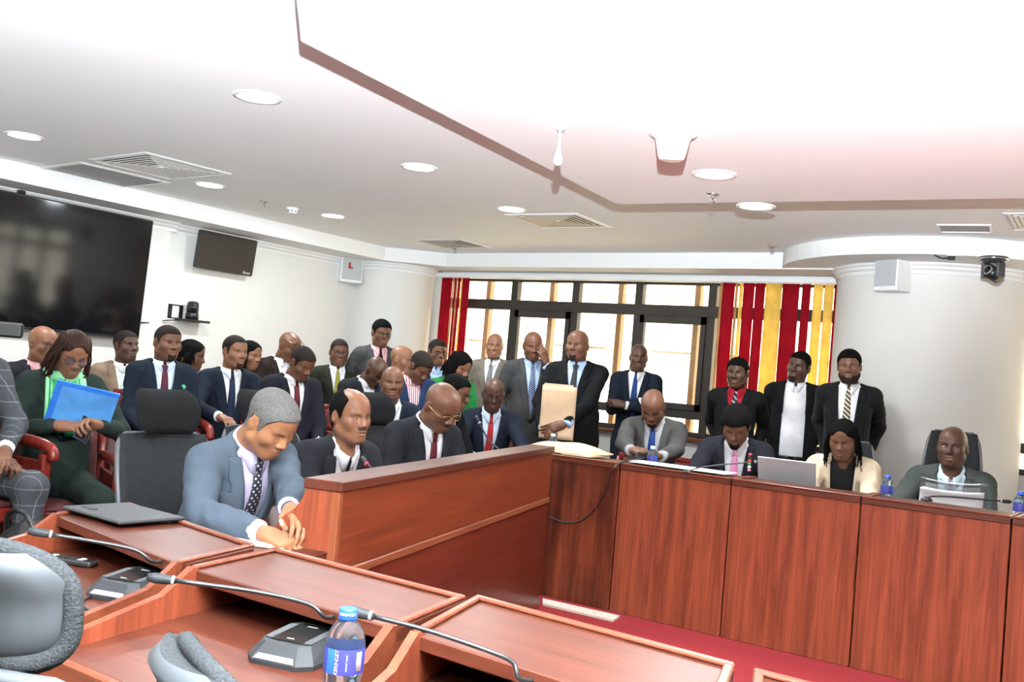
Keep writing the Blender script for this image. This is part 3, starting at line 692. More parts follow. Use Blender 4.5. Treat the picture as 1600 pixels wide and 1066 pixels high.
# ================================================================== wall devices
SCREEN = mat('screen_glass', (0.006, 0.006, 0.007), 0.08, var=0.02); SCREEN2 = mat('screen_dull', (0.008, 0.008, 0.008), 0.35, var=0.02)
XT = XL + 0.07
b_, t_ = 1.35, 2.395; y1 = 5.27; y0 = y1 - 1.95
r = empty('television', (XT + 0.06, (y0 + y1) / 2, b_)); tag(r, 'very large black wall-mounted television on the left wall', 'television')
hy, hz = (y1 - y0) / 2, t_ - b_
Rt = roty(math.radians(3.0))
def tv(nm, lo, hi, m, bev=0.004):
    o = MB().box(lo, hi, bev).build(nm, m, r); o.rotation_euler = (0, math.radians(2.5), 0); return o
tv('bezel', (0.0, -hy, 0.0), (0.045, hy, hz), BLK, 0.008); tv('screen', (0.0445, -hy + 0.012, 0.02), (0.0475, hy - 0.012, hz - 0.012), SCREEN, 0.0)
tv('mount', (-0.06, -0.4, hz * 0.3), (0.0, 0.4, hz * 0.7), BLK); tv('clip', (-0.02, 0.55 - hy + 0.2, hz), (0.03, 0.6 - hy + 0.2, hz + 0.03), BLK)
r = empty('wall_monitor', (XL + 0.10, 6.155, 2.24)); tag(r, 'small black flat monitor mounted high on the wall', 'monitor')
def mono(nm, pts_y, m, x0, x1):
    o = MB().extrude(pts_y, (x0, 0, 0), (0, 1, 0), (0, 0, 1), (1, 0, 0), x1 - x0).build(nm, m, r); o.rotation_euler = (0, math.radians(6), 0); return o
def rrect(w, h_, rad, n=5):
    out = []
    for cx, cy, a0 in ((w - rad, h_ - rad, 0), (-w + rad, h_ - rad, 90), (-w + rad, -h_ + rad, 180), (w - rad, -h_ + rad, 270)):
        for k in range(n + 1):
            a = math.radians(a0 + 90 * k / n); out.append((cx + rad * math.cos(a), cy + rad * math.sin(a)))
    return out
mono('bezel', rrect(0.335, 0.178, 0.02), BLK, 0.0, 0.04); mono('screen', rrect(0.325, 0.168, 0.016), mat('screen_brown', (0.012, 0.009, 0.008), 0.45), 0.0395, 0.0415)
t = text_mesh('logo_print', 'Boson', 0.035, TRIM, r, Matrix.Translation((0.0425, 0.26, -0.150)) @ Matrix(((0, 0, 1, 0), (1, 0, 0, 0), (0, 1, 0, 0), (0, 0, 0, 1)))); t.rotation_euler = (0, math.radians(6), 0)
MB().box((-0.1, -0.05, -0.05), (0.0, 0.05, 0.05)).build('bracket', BLK, r)
MB().tube(spline([(0.0, 0.02, 0.17), (-0.06, 0.03, 0.21), (-0.09, 0.035, 0.26)], 8), 0.004, 6).build('cable', TRIM, r, True)
# conference camera on a wall bracket, left
r = empty('wall_camera', (XL, 5.83, 1.60)); tag(r, 'black conference camera on a wall bracket beside the television', 'camera')
m = MB().box((0.0, -0.17, 0.09), (0.006, -0.01, 0.10)).box((0.0, -0.17, -0.03), (0.006, -0.01, -0.02)).box((0.0, -0.17, -0.03), (0.006, -0.13, 0.10)).box((0.0, -0.05, -0.03), (0.006, -0.01, 0.10)); m.build('plate', BLK, r)
MB().box((0.0, -0.09, -0.045), (0.16, 0.19, -0.025), 0.004).build('shelf', BLK, r)
MB().lathe([(0.0, -0.025), (0.06, -0.025), (0.058, 0.03), (0.05, 0.04), (0.0, 0.04)], (0.09, 0.03, 0), 20).build('base', BLK, r, True)
MB().lathe([(0.0, 0.03), (0.052, 0.03), (0.055, 0.09), (0.05, 0.135), (0.03, 0.145), (0.0, 0.147)], (0.09, 0.03, 0), 20).build('head', BLK, r, True)
MB().lathe([(0.0, 0.05), (0.022, 0.05), (0.026, 0.0), (0.026, -0.03)], (0.125, 0.01, 0.085), 16, R=rotz(-0.6) @ roty(math.pi / 2)).build('lens', mat('lens_black', (0.01, 0.01, 0.012), 0.08), r, True)
MB().tube(spline([(0.05, -0.08, -0.04), (0.03, -0.22, -0.06), (0.05, -0.34, -0.09), (0.09, -0.5, -0.10)], 14), 0.006, 6).build('cable', BLK, r, True)
# wall speaker by the corner column
r = empty('wall_speaker', (XL, 7.92, 2.17), math.radians(-122)); tag(r, 'white box loudspeaker high beside the corner column', 'speaker')
MB().box((-0.12, 0.02, 0.0), (0.12, 0.20, 0.29), 0.01).build('cabinet', TRIM, r); MB().box((-0.108, 0.198, 0.03), (0.108, 0.206, 0.28), 0.003).build('grille', GREYG, r)
MB().box((0.02, 0.206, 0.155), (0.045, 0.209, 0.215)).box((-0.005, 0.206, 0.15), (0.045, 0.209, 0.17)).build('red_mark', mat('mark_red', (0.45, 0.02, 0.02), 0.5), r); MB().box((-0.05, -0.10, 0.10), (0.05, 0.03, 0.2)).build('bracket', TRIM, r)
# speaker on the round column
def col_at(px, py, off):                                             # a point on the column surface seen at a pixel
    d = ray(px, py); o = CP[:2] - CC; a_, b2, c2 = d[:2] @ d[:2], 2 * o @ d[:2], o @ o - (CRAD + off) ** 2
    t_ = (-b2 - math.sqrt(max(b2 * b2 - 4 * a_ * c2, 0))) / (2 * a_); return CP + t_ * d
p = col_at(1402, 458, 0.0); n_ = (p[:2] - CC) / np.linalg.norm(p[:2] - CC); az = math.atan2(-n_[0], n_[1])
r = empty('column_speaker', (p[0], p[1], p[2]), az - 0.28); tag(r, 'white box loudspeaker with grey grille on the round column', 'speaker')
MB().box((-0.105, -0.02, 0.0), (0.105, 0.16, 0.265), 0.008).build('cabinet', TRIM, r); MB().box((-0.096, 0.158, 0.035), (0.096, 0.165, 0.255), 0.003).build('grille', GREYG, r); MB().box((-0.04, -0.16, 0.08), (0.04, 0.0, 0.18)).build('bracket', TRIM, r)
# dome camera hung under the ring soffit
p = PZ(1553, 402, ZS + 0.012); r = empty('dome_camera', (p[0], p[1], ZS + 0.012), math.radians(150)); tag(r, 'dark pan-tilt camera hanging under the ceiling by the column', 'camera')
DG = mat('camera_grey', (0.07, 0.07, 0.075), 0.25, 0.4)
MB().lathe([(0.0, 0), (0.095, 0), (0.098, -0.008), (0.09, -0.03), (0.072, -0.045), (0.0, -0.045)], (0, 0, 0), 28).build('base', DG, r, True)
MB().lathe([(0.088, -0.012), (0.0985, -0.012), (0.0985, -0.02), (0.088, -0.02)], (0, 0, 0), 28).build('band', CHROME, r, True)
for s in (-1, 1): MB().box((s * 0.062 - 0.012, -0.04, -0.15), (s * 0.062 + 0.012, 0.04, -0.04), 0.008).build('yoke_arm', DG, r)
MB().lathe([(0.0, -0.062), (0.05, -0.06), (0.052, 0.0), (0.046, 0.05), (0.0, 0.05)], (0, 0.0, -0.115), 24, R=rotx(-math.pi / 2 + 0.35)).build('head', BLK, r, True)
MB().lathe([(0.0, 0.058), (0.026, 0.058), (0.034, 0.066), (0.037, 0.055), (0.037, 0.03)], (0, 0.0, -0.115), 24, R=rotx(-math.pi / 2 + 0.35)).build('lens_ring', CHROME, r, True)
MB().lathe([(0.0, 0.063), (0.027, 0.060), (0.027, 0.05)], (0, 0.0, -0.115), 20, R=rotx(-math.pi / 2 + 0.35)).build('lens', MATS['lens_black'], r, True)
p = PZ(1488, 399, ZS + 0.012); r = empty('ceiling_cable', p); tag(r, 'short black cable and plug on a white plate under the soffit', 'cable')
MB().box((-0.03, -0.03, -0.008), (0.07, 0.03, 0.0), 0.002).build('plate', TRIM, r); MB().box((-0.03, -0.015, -0.035), (0.02, 0.015, -0.008), 0.004).build('plug', BLK, r)
MB().tube(spline([(-0.03, 0, -0.02), (-0.07, 0.01, -0.02), (-0.11, -0.01, -0.005), (-0.12, -0.01, 0.0)], 10), 0.006, 6).build('lead', BLK, r, True)

# ================================================================== vertical blinds
SR = cloth('blind_red', (0.42, 0.010, 0.026), 0.8); SY = cloth('blind_yellow', (0.94, 0.70, 0.20), 0.8); ST = cloth('blind_tan', (0.62, 0.40, 0.20), 0.8)
def slat_mat(m):
    b = m.node_tree.nodes['Principled BSDF']; nt = m.node_tree
    tr = nt.nodes.new('ShaderNodeBsdfTranslucent'); mx = nt.nodes.new('ShaderNodeMixShader'); mx.inputs[0].default_value = 0.5
    for l in b.inputs['Base Color'].links: nt.links.new(l.from_socket, tr.inputs[0])
    nt.links.new(b.outputs[0], mx.inputs[1]); nt.links.new(tr.outputs[0], mx.inputs[2]); nt.links.new(mx.outputs[0], nt.nodes['Material Output'].inputs[0])
for m in (SR, SY, ST): slat_mat(m)
def blind(x0, slats, label, zb=0.92):
    r = empty('vertical_blind', (x0, YW - 0.07, zb)); tag(r, label, 'blind')
    H = HEAD - 0.035 - zb
    MB().box((0, -0.02, H), (sum(s[1] for s in slats) + 0.02, 0.02, H + 0.03)).build('track', TRIM, r)
    x = 0.0
    for k, (m, wd, turn, gap) in enumerate(slats):
        g = [[(x + wd / 2 + u * (wd / 2 - 0.004) * math.cos(turn), u * wd / 2 * math.sin(turn) + 0.008 * (1 - u * u) + 0.004 * math.sin(k * 2 + t * 3), t * H) for u in np.linspace(-1, 1, 5)] for t in np.linspace(0, 1, 7)]
        MB().sheet(g, 0.0015).build('slat', m, r, True)
        x += wd + gap
    return r
blind(-7.20, [(SR, 0.07, 0.25, 0), (SR, 0.085, 0.1, 0), (ST, 0.022, 0.2, 0.004), (SR, 0.03, 0.4, 0), (ST, 0.022, 0.1, 0), (SR, 0.04, 0.3, 0), (SY, 0.03, 0.1, 0), (SR, 0.10, 0.15, 0)], 'red and yellow vertical blind gathered at the left of the window')
blind(-3.80, [(ST, 0.03, 0.2, 0), (SR, 0.125, 0.15, 0), (ST, 0.03, 0.3, 0.01), (SY, 0.04, 0.2, 0.0), (SR, 0.115, 0.05, 0), (SR, 0.10, 0.1, 0), (SY, 0.16, 0.05, 0), (SR, 0.165, 0.05, 0.018), (SR, 0.085, 0.05, 0.02), (SY, 0.09, 0.05, 0.008), (SY, 0.09, 0.05, 0), (SR, 0.12, 0.05, 0)], 'red and yellow vertical blind drawn across the window beside the column')

# ================================================================== people
# A figure is grown as smooth implicit surfaces: limbs and trunk are blended shapes, meshed with surface nets.
_CORN = np.array([(i, j, k) for i in (0, 1) for j in (0, 1) for k in (0, 1)])
_EDG = [(a, b) for a in range(8) for b in range(8) if a < b and np.abs(_CORN[a] - _CORN[b]).sum() == 1]
def surface_nets(V, lo, h):
    nx, ny, nz = V.shape
    S = V < 0
    cnt = np.zeros((nx - 1, ny - 1, nz - 1), np.int8)
    for a, b, c in _CORN: cnt += S[a:nx - 1 + a, b:ny - 1 + b, c:nz - 1 + c]
    act = np.argwhere((cnt > 0) & (cnt < 8))
    if len(act) == 0: return np.zeros((0, 3)), np.zeros((0, 4), int)
    acc = np.zeros((len(act), 3)); num = np.zeros(len(act))
    cv = [V[act[:, 0] + a, act[:, 1] + b, act[:, 2] + c] for a, b, c in _CORN]
    for a, b in _EDG:
        m = (cv[a] < 0) != (cv[b] < 0)
        t = cv[a][m] / (cv[a][m] - cv[b][m])
        acc[m] += _CORN[a] + t[:, None] * (_CORN[b] - _CORN[a]); num[m] += 1
    P = (act + acc / num[:, None]) * h + np.asarray(lo)
    idx = -np.ones(cnt.shape, np.int64); idx[act[:, 0], act[:, 1], act[:, 2]] = np.arange(len(act))
    F = []
    for ax in range(3):
        o1, o2 = (ax + 1) % 3, (ax + 2) % 3
        sl = [slice(None)] * 3; sl2 = [slice(None)] * 3
        sl[ax] = slice(0, -1); sl2[ax] = slice(1, None)
        ch = S[tuple(sl)] != S[tuple(sl2)]
        e = np.argwhere(ch)
        ok = (e[:, o1] > 0) & (e[:, o2] > 0) & (e[:, o1] < V.shape[o1] - 1) & (e[:, o2] < V.shape[o2] - 1)
        e = e[ok]
        def cell(d1, d2):
            q = e.copy(); q[:, o1] -= d1; q[:, o2] -= d2; return idx[q[:, 0], q[:, 1], q[:, 2]]
        quad = np.stack([cell(1, 1), cell(0, 1), cell(0, 0), cell(1, 0)], 1)
        ins = S[e[:, 0], e[:, 1], e[:, 2]]
        quad[~ins] = quad[~ins][:, ::-1]
        F.append(quad)
    F = np.concatenate(F); F = F[(F >= 0).all(1)]
    return P, F
def smin(a, b, k):
    if k <= 0: return np.minimum(a, b)
    hh = np.maximum(k - np.abs(a - b), 0) / k
    return np.minimum(a, b) - hh * hh * k * 0.25
def p_rc(a, b, ra, rb, k=0.03): return ('c', np.array(a, float), np.array(b, float), ra, rb, k)
def p_el(c, r, k=0.03, R=None): return ('e', np.array(c, float), np.array(r, float), R, None, k)
def ev(p, X, Y, Z):
    if p[0] == 'c':
        a, b, ra, rb = p[1:5]; ab = b - a; L = max(ab @ ab, 1e-9)
        dx, dy, dz = X - a[0], Y - a[1], Z - a[2]
        t = np.clip((dx * ab[0] + dy * ab[1] + dz * ab[2]) / L, 0, 1)
        return np.sqrt((dx - t * ab[0]) ** 2 + (dy - t * ab[1]) ** 2 + (dz - t * ab[2]) ** 2) - (ra + (rb - ra) * t)
    c, r, R = p[1:4]
    dx, dy, dz = X - c[0], Y - c[1], Z - c[2]
    if R is not None:
        dx, dy, dz = (R[0, i] * dx + R[1, i] * dy + R[2, i] * dz for i in range(3))
    k0 = np.sqrt((dx / r[0]) ** 2 + (dy / r[1]) ** 2 + (dz / r[2]) ** 2)
    k1 = np.sqrt((dx / r[0] ** 2) ** 2 + (dy / r[1] ** 2) ** 2 + (dz / r[2] ** 2) ** 2)
    return k0 * (k0 - 1) / np.maximum(k1, 1e-6)
def union(prims, X, Y, Z):
    d = ev(prims[0], X, Y, Z)
    for p in prims[1:]: d = smin(d, ev(p, X, Y, Z), p[5])
    return d
def bounds(prims, pad=0.03):
    lo = np.full(3, 9.0); hi = -lo
    for p in prims:
        if p[0] == 'c':
            for q, r in ((p[1], p[3]), (p[2], p[4])): lo = np.minimum(lo, q - r); hi = np.maximum(hi, q + r)
        else:
            r = p[2] if p[3] is None else np.full(3, p[2].max()); lo = np.minimum(lo, p[1] - r); hi = np.maximum(hi, p[1] + r)
    return lo - pad, hi + pad
def grid(lo, hi, h):
    ax = [np.arange(lo[i], hi[i] + h, h, dtype=np.float32) for i in range(3)]
    return np.meshgrid(*ax, indexing='ij', sparse=True)
def net(func, lo, hi, h):
    X, Y, Z = grid(lo, hi, h)
    V = func(X, Y, Z)
    V = np.broadcast_to(V, (X.shape[0], Y.shape[1], Z.shape[2]))
    return surface_nets(V, lo, h)

# ---- heads (x to the person's right, y forward, z up; origin mid-head)
def head_prims(q):
    w, jw, ck, ns, lp = q.get('w', 1), q.get('jaw', 1), q.get('cheek', 0), q.get('nose', 1), q.get('lip', 1)
    L = [p_el((0, -0.014, 0.034), (0.077 * w, 0.096, 0.086)),
         p_el((0, 0.02, -0.03), (0.064 * w, 0.069, 0.085), 0.03),
         p_el((0, 0.035, 0.05), (0.056 * w, 0.052, 0.05), 0.03),
         p_el((0, 0.062, -0.095), (0.027 * jw, 0.022, 0.018), 0.03)]
    for s in (-1, 1):
        L += [p_rc((0.05 * s * jw, 0.0, -0.06), (0.018 * s * jw, 0.058, -0.095), 0.022 + ck, 0.016, 0.03),
              p_el((0.043 * s * w, 0.05, -0.022), (0.023 + ck, 0.024 + ck, 0.024 + ck), 0.025),
              p_rc((0.012 * s, 0.082, 0.021), (0.043 * s, 0.066, 0.024), 0.0095, 0.010, 0.014)]
    L += [p_el((0, 0.068, -0.058), (0.031, 0.024, 0.028), 0.02),
          p_rc((0, 0.083, 0.012), (0, 0.101, -0.026), 0.0085, 0.0125 * (0.5 + 0.5 * ns), 0.012)]
    for s in (-1, 1): L.append(p_el((0.0145 * s * ns, 0.092, -0.031), (0.0095, 0.011, 0.0085), 0.008))
    L += [p_el((0, 0.0885, -0.0575), (0.024 * lp, 0.009, 0.0068 * lp), 0.005),
          p_el((0, 0.0865, -0.0705), (0.021 * lp, 0.010, 0.0075 * lp), 0.004)]
    return L
def head_sdf(q, X, Y, Z):
    d = union(head_prims(q), X, Y, Z)
    for s in (-1, 1):                                              # eye sockets, then lids
        e = ev(p_el((0.031 * s, 0.094, 0.0035), (0.017, 0.017, 0.0125)), X, Y, Z)
        d = -smin(-d, e, 0.012)
        d = smin(d, ev(p_el((0.031 * s, 0.0655, 0.003), (0.0145, 0.0135, 0.0125)), X, Y, Z), 0.006)
    e = ev(p_rc((-0.022, 0.094, -0.064), (0.022, 0.094, -0.064), 0.003, 0.003), X, Y, Z)
    d = -smin(-d, e, 0.004)                                        # mouth line
    for s in (-1, 1):                                              # ears
        R = rotz(0.35 * s) @ rotx(-0.15)
        a = ev(p_el((0.077 * s * q.get('w', 1), -0.012, -0.004), (0.008, 0.019, 0.031), 0, R), X, Y, Z)
        b = ev(p_el((0.086 * s * q.get('w', 1), -0.008, 0.0), (0.0065, 0.011, 0.018), 0, R), X, Y, Z)
        d = smin(d, np.maximum(a, -b), 0.008)
    nk = 0.055 + q.get('fat', 0) * 0.6
    d = smin(d, ev(p_rc((0, -0.028, -0.05), (0, -0.045, -0.2), nk, nk + 0.006), X, Y, Z), 0.035)
    return d
def band(z, a, b): return np.maximum(a - z, z - b)
def build_head(q, h):
    """returns skin (verts, faces, slot), hair (verts, faces)"""
    lo, hi = (-0.11, -0.135, -0.215), (0.11, 0.13, 0.145)
    X, Y, Z = grid(lo, hi, h)
    V = np.broadcast_to(head_sdf(q, X, Y, Z), (X.shape[0], Y.shape[1], Z.shape[2]))
    P, F = surface_nets(V, lo, h)
    c = P[F].mean(1)
    lip = (((c[:, 0] / 0.025) ** 2 + ((c[:, 2] + 0.064) / 0.0125) ** 2) < 1) & (c[:, 1] > 0.078)
    slot = np.where(lip, 1, 0)
    hairs = []; beards = []
    st = q.get('hair', 'short')
    def reg(a, b):                                                # hairline: plane from forehead to nape
        return a + b * (Y - 0.08) - Z
    if st in ('short', 'grey', 'thick', 'afro', 'low'):
        t = {'short': 0.0018, 'grey': 0.004, 'thick': 0.008, 'afro': 0.017, 'low': 0.0006}[st]
        line = q.get('line', 0.064)
        zl = np.interp(np.ravel(Y), [-0.11, -0.04, -0.03, 0.003, 0.010, 0.026, 0.040, 0.070, 0.1], [-0.06, -0.056, 0.026, 0.030, -0.018, -0.014, 0.032, line - 0.002, line]).reshape(Y.shape)
        r = np.maximum((zl - Z) * 0.7, -(ev(p_el((0, 0.112, 0.0), (0.06, 0.055, q.get('fore', 0.062))), X, Y, Z)))
        ears = np.minimum(ev(p_el((0.08, -0.008, -0.006), (0.014, 0.024, 0.036)), X, Y, Z), ev(p_el((-0.08, -0.008, -0.006), (0.014, 0.024, 0.036)), X, Y, Z))
        top = np.clip((Z + 0.02) / 0.08, 0, 1)
        nz = 0.0012 * np.sin(X * 420) * np.sin(Y * 410 + 1) * np.sin(Z * 430) if st in ('afro', 'thick', 'grey') else 0
        hairs.append(np.maximum(np.maximum(V - t * top - 0.0012 + nz, r), -ears))
    if st == 'receding':                                           # bare crown, hair round the back and sides
        zl = np.interp(np.ravel(Y), [-0.11, -0.04, -0.03, 0.003, 0.010, 0.024, 0.036, 0.05, 0.1], [-0.06, -0.056, 0.026, 0.030, -0.01, 0.0, 0.04, 0.08, 0.2]).reshape(Y.shape)
        r = np.maximum((zl - Z) * 0.7, -ev(p_el((0, 0.055, 0.095), (0.058, 0.105, 0.075)), X, Y, Z))
        ears = np.minimum(ev(p_el((0.08, -0.008, -0.008), (0.014, 0.024, 0.036)), X, Y, Z), ev(p_el((-0.08, -0.008, -0.008), (0.014, 0.024, 0.036)), X, Y, Z))
        hairs.append(np.maximum(np.maximum(V - 0.007, r), -ears))
    mouth = ev(p_el((0, 0.09, -0.064), (0.025, 0.03, 0.0135)), X, Y, Z)
    if q.get('goatee'):
        r = np.maximum(ev(p_el((0, 0.075, -0.088), (0.03, 0.05, 0.034)), X, Y, Z), Z + 0.05)
        beards.append(np.maximum(np.maximum(V - (0.009 if q['goatee'] > 1 else 0.0012), r), -mouth))
    if q.get('beard'):
        r = np.maximum(Z + 0.045 + 0.35 * np.abs(Y - 0.06) * 0 , -(Y + 0.012))
        r = np.maximum(r, -(Z + 0.118)); r = np.maximum(r, (0.0 - Y) * 0.5 + 0.0 * Z)
        r = np.maximum(r, Z + 0.06 - np.clip((0.05 - Y), 0, 0.06) * 0.9)
        beards.append(np.maximum(np.maximum(V - 0.003, r), -mouth))
    if q.get('moustache'):
        r = np.maximum(ev(p_el((0, 0.09, -0.049), (0.025, 0.03, 0.005)), X, Y, Z), -mouth)
        beards.append(np.maximum(V - 0.002, r))
    for s in (-1, 1):                                              # eyebrows
        hairs.append(np.maximum(V - 0.0022, ev(p_rc((0.014 * s, 0.088, 0.0205), (0.046 * s, 0.07, 0.0235), 0.0042, 0.003), X, Y, Z)))
    HP, HF, n = [], [], 0
    BP, BFc, nbd = [], [], 0
    for r in beards:
        p, f = surface_nets(r, lo, h)
        if len(p): BP.append(p); BFc.append(f + nbd); nbd += len(p)
    for r in hairs:
        p, f = surface_nets(r, lo, h)
        if len(p): HP.append(p); HF.append(f + n); n += len(p)
    if st in ('braids', 'locs', 'bob', 'twists'):
        rr = random.Random(q.get('seed', 3))
        cap = [p_el((0, -0.016, 0.034), (0.084, 0.101, 0.093))]
        def long_hair(A, B, C_):
            d = np.maximum(smin(ev(cap[0], A, B, C_), ev(p_el((0, 0.034, 0.051), (0.064, 0.060, 0.059)), A, B, C_), 0.02) + 0.0015 * np.sin(A * 330), 0.05 + 0.62 * (B - 0.08) - C_)
            return np.maximum(d, -ev(p_el((0, 0.125, 0.0), (0.06, 0.084, 0.094)), A, B, C_))
        p, f = net(long_hair, (-0.11, -0.14, -0.09), (0.11, 0.12, 0.15), 0.006)
        HP.append(p); HF.append(f + n); n += len(p)
        ln = q.get('len', 0.22); mb = MB()
        for k in range(q.get('strands', 46)):
            a = rr.uniform(-2.35, 2.35) if st != 'bob' else rr.uniform(-2.2, 2.2)
            a += math.pi                                            # measured from the back of the head
            s0 = np.array([math.sin(a) * 0.07, 0.085 * math.cos(a) - 0.016, 0.085])
            s1 = np.array([math.sin(a) * 0.088, 0.103 * math.cos(a) - 0.016, 0.02])
            if s1[1] > 0.045: s1[0] = math.copysign(0.083, s1[0] if s1[0] else 1); s1[1] = 0.04
            L = ln * rr.uniform(0.75, 1.1)
            s2 = s1 + np.array([rr.uniform(-0.012, 0.012) + math.sin(a) * 0.012, rr.uniform(-0.012, 0.012), -L * 0.5])
            s3 = s2 + np.array([rr.uniform(-0.02, 0.02), rr.uniform(-0.015, 0.02), -L * 0.5])
            rad = {'braids': 0.0055, 'locs': 0.009, 'bob': 0.012, 'twists': 0.008}[st]
            mb.tube(spline([s0 * 0.9, s0, s1, s2, s3], 12), [rad * (1 - 0.5 * (i / 12) ** 2) for i in range(13)], 5)
        HP.append(np.array(mb.v)); 
        HF2 = [tuple(i + n for i in f_) for f_ in mb.f]
    else: HF2 = []
    HV = np.concatenate(HP) if HP else np.zeros((0, 3))
    HFa = [tuple(r) for a in HF for r in a] + HF2
    # eyes
    eye = MB()
    if q.get('eyes', True):
        gx = q.get('gaze', 0.0)
        for s in (-1, 1):
            cx = 0.031 * s
            for (rx, ry, rz, dy, ox, ml) in ((0.0112, 0.0065, 0.0046, 0.0738, 0, 2), (0.0052, 0.003, 0.0046, 0.0781, gx * 0.006, 3)):
                eye.cur = ml
                v = []; f = []; A, B = 10, 6
                for i in range(B + 1):
                    th = math.pi * i / B
                    for j in range(A):
                        ph = 2 * math.pi * j / A
                        v.append((cx + ox + rx * math.sin(th) * math.cos(ph), dy + ry * math.sin(th) * math.sin(ph), 0.002 + rz * math.cos(th)))
                for i in range(B):
                    for j in range(A): f.append((i * A + j, (i + 1) * A + j, (i + 1) * A + (j + 1) % A, i * A + (j + 1) % A))
                eye.add(v, f)
    if not q.get('eyes', True):                                     # lowered lids: lash line only
        eye.cur = 3
        for s in (-1, 1): eye.tube([(0.031 * s + u * 0.0125, 0.0785 - 0.006 * u * u, -0.0045 - 0.0015 * (1 - u * u)) for u in np.linspace(-1, 1, 7)], 0.0013, 5)
    return (P, F, slot), eye, (HV, HFa), ((np.concatenate(BP), np.concatenate(BFc)) if BP else None)

# ---- hands (right hand: fingers along +y, back of the hand +z, thumb on -x)
_HANDS = {}
def build_hand(curl, h=0.0045):
    key = (curl, h)
    if key in _HANDS: return _HANDS[key]
    c1, c2, c3, th = {'relax': (25, 32, 22, 0.5), 'fist': (62, 80, 45, 0.9), 'flat': (6, 10, 6, 0.1), 'grip': (42, 55, 35, 1.0), 'pen': (48, 58, 28, 1.0)}[curl]
    pr = [p_rc((0, -0.03, 0), (0, 0.02, 0), 0.025, 0.026)]
    for x, y, L in ((-0.029, 0.086, 0.95), (-0.0095, 0.092, 1.05), (0.0105, 0.088, 1.0), (0.029, 0.078, 0.8)):
        pr.append(p_rc((x * 0.55, 0.012, 0.0), (x, y, 0.004), 0.0145, 0.0115, 0.022))
        p = np.array([x, y, 0.004]); ang = 0.0; rad = 0.0098
        for k, (ln, cc) in enumerate(((0.043, c1), (0.027, c2), (0.021, c3))):
            ang += math.radians(cc * (1 + 0.12 * (x / 0.03)))
            e = p + L * ln * np.array([x * 1.2 * (1 if k == 0 else 0.3), math.cos(ang), -math.sin(ang)])
            pr.append(p_rc(p, e, rad, rad * 0.9, 0.004)); p = e; rad *= 0.9
    t0 = np.array([-0.018, 0.02, -0.008]); t1 = np.array([-0.043, 0.05, -0.016 - 0.008 * th]); t2 = t1 + np.array([-0.012 + 0.02 * th, 0.031, -0.008 * (1 + th)]); t3 = t2 + np.array([0.004 + 0.008 * th, 0.024, -0.004])
    pr += [p_rc(t0, t1, 0.0165, 0.0125, 0.02), p_rc(t1, t2, 0.0118, 0.0105, 0.005), p_rc(t2, t3, 0.0105, 0.0085, 0.004)]
    lo, hi = bounds(pr, 0.012)
    _HANDS[key] = net(lambda X, Y, Z: union(pr, X, Y, Z), lo, hi, h)
    return _HANDS[key]

def unit(v): v = np.array(v, float); return v / (np.linalg.norm(v) + 1e-9)
def wr(X, Y, Z, amp, seed):
    a = seed * 1.7
    return amp * (np.sin(41 * X + 6 * np.sin(13 * Z + a) + a) * np.sin(29 * Z + 4 * np.sin(15 * Y + a)) * 0.6 + np.sin(23 * Z + 17 * X + 11 * Y + a) * 0.5)

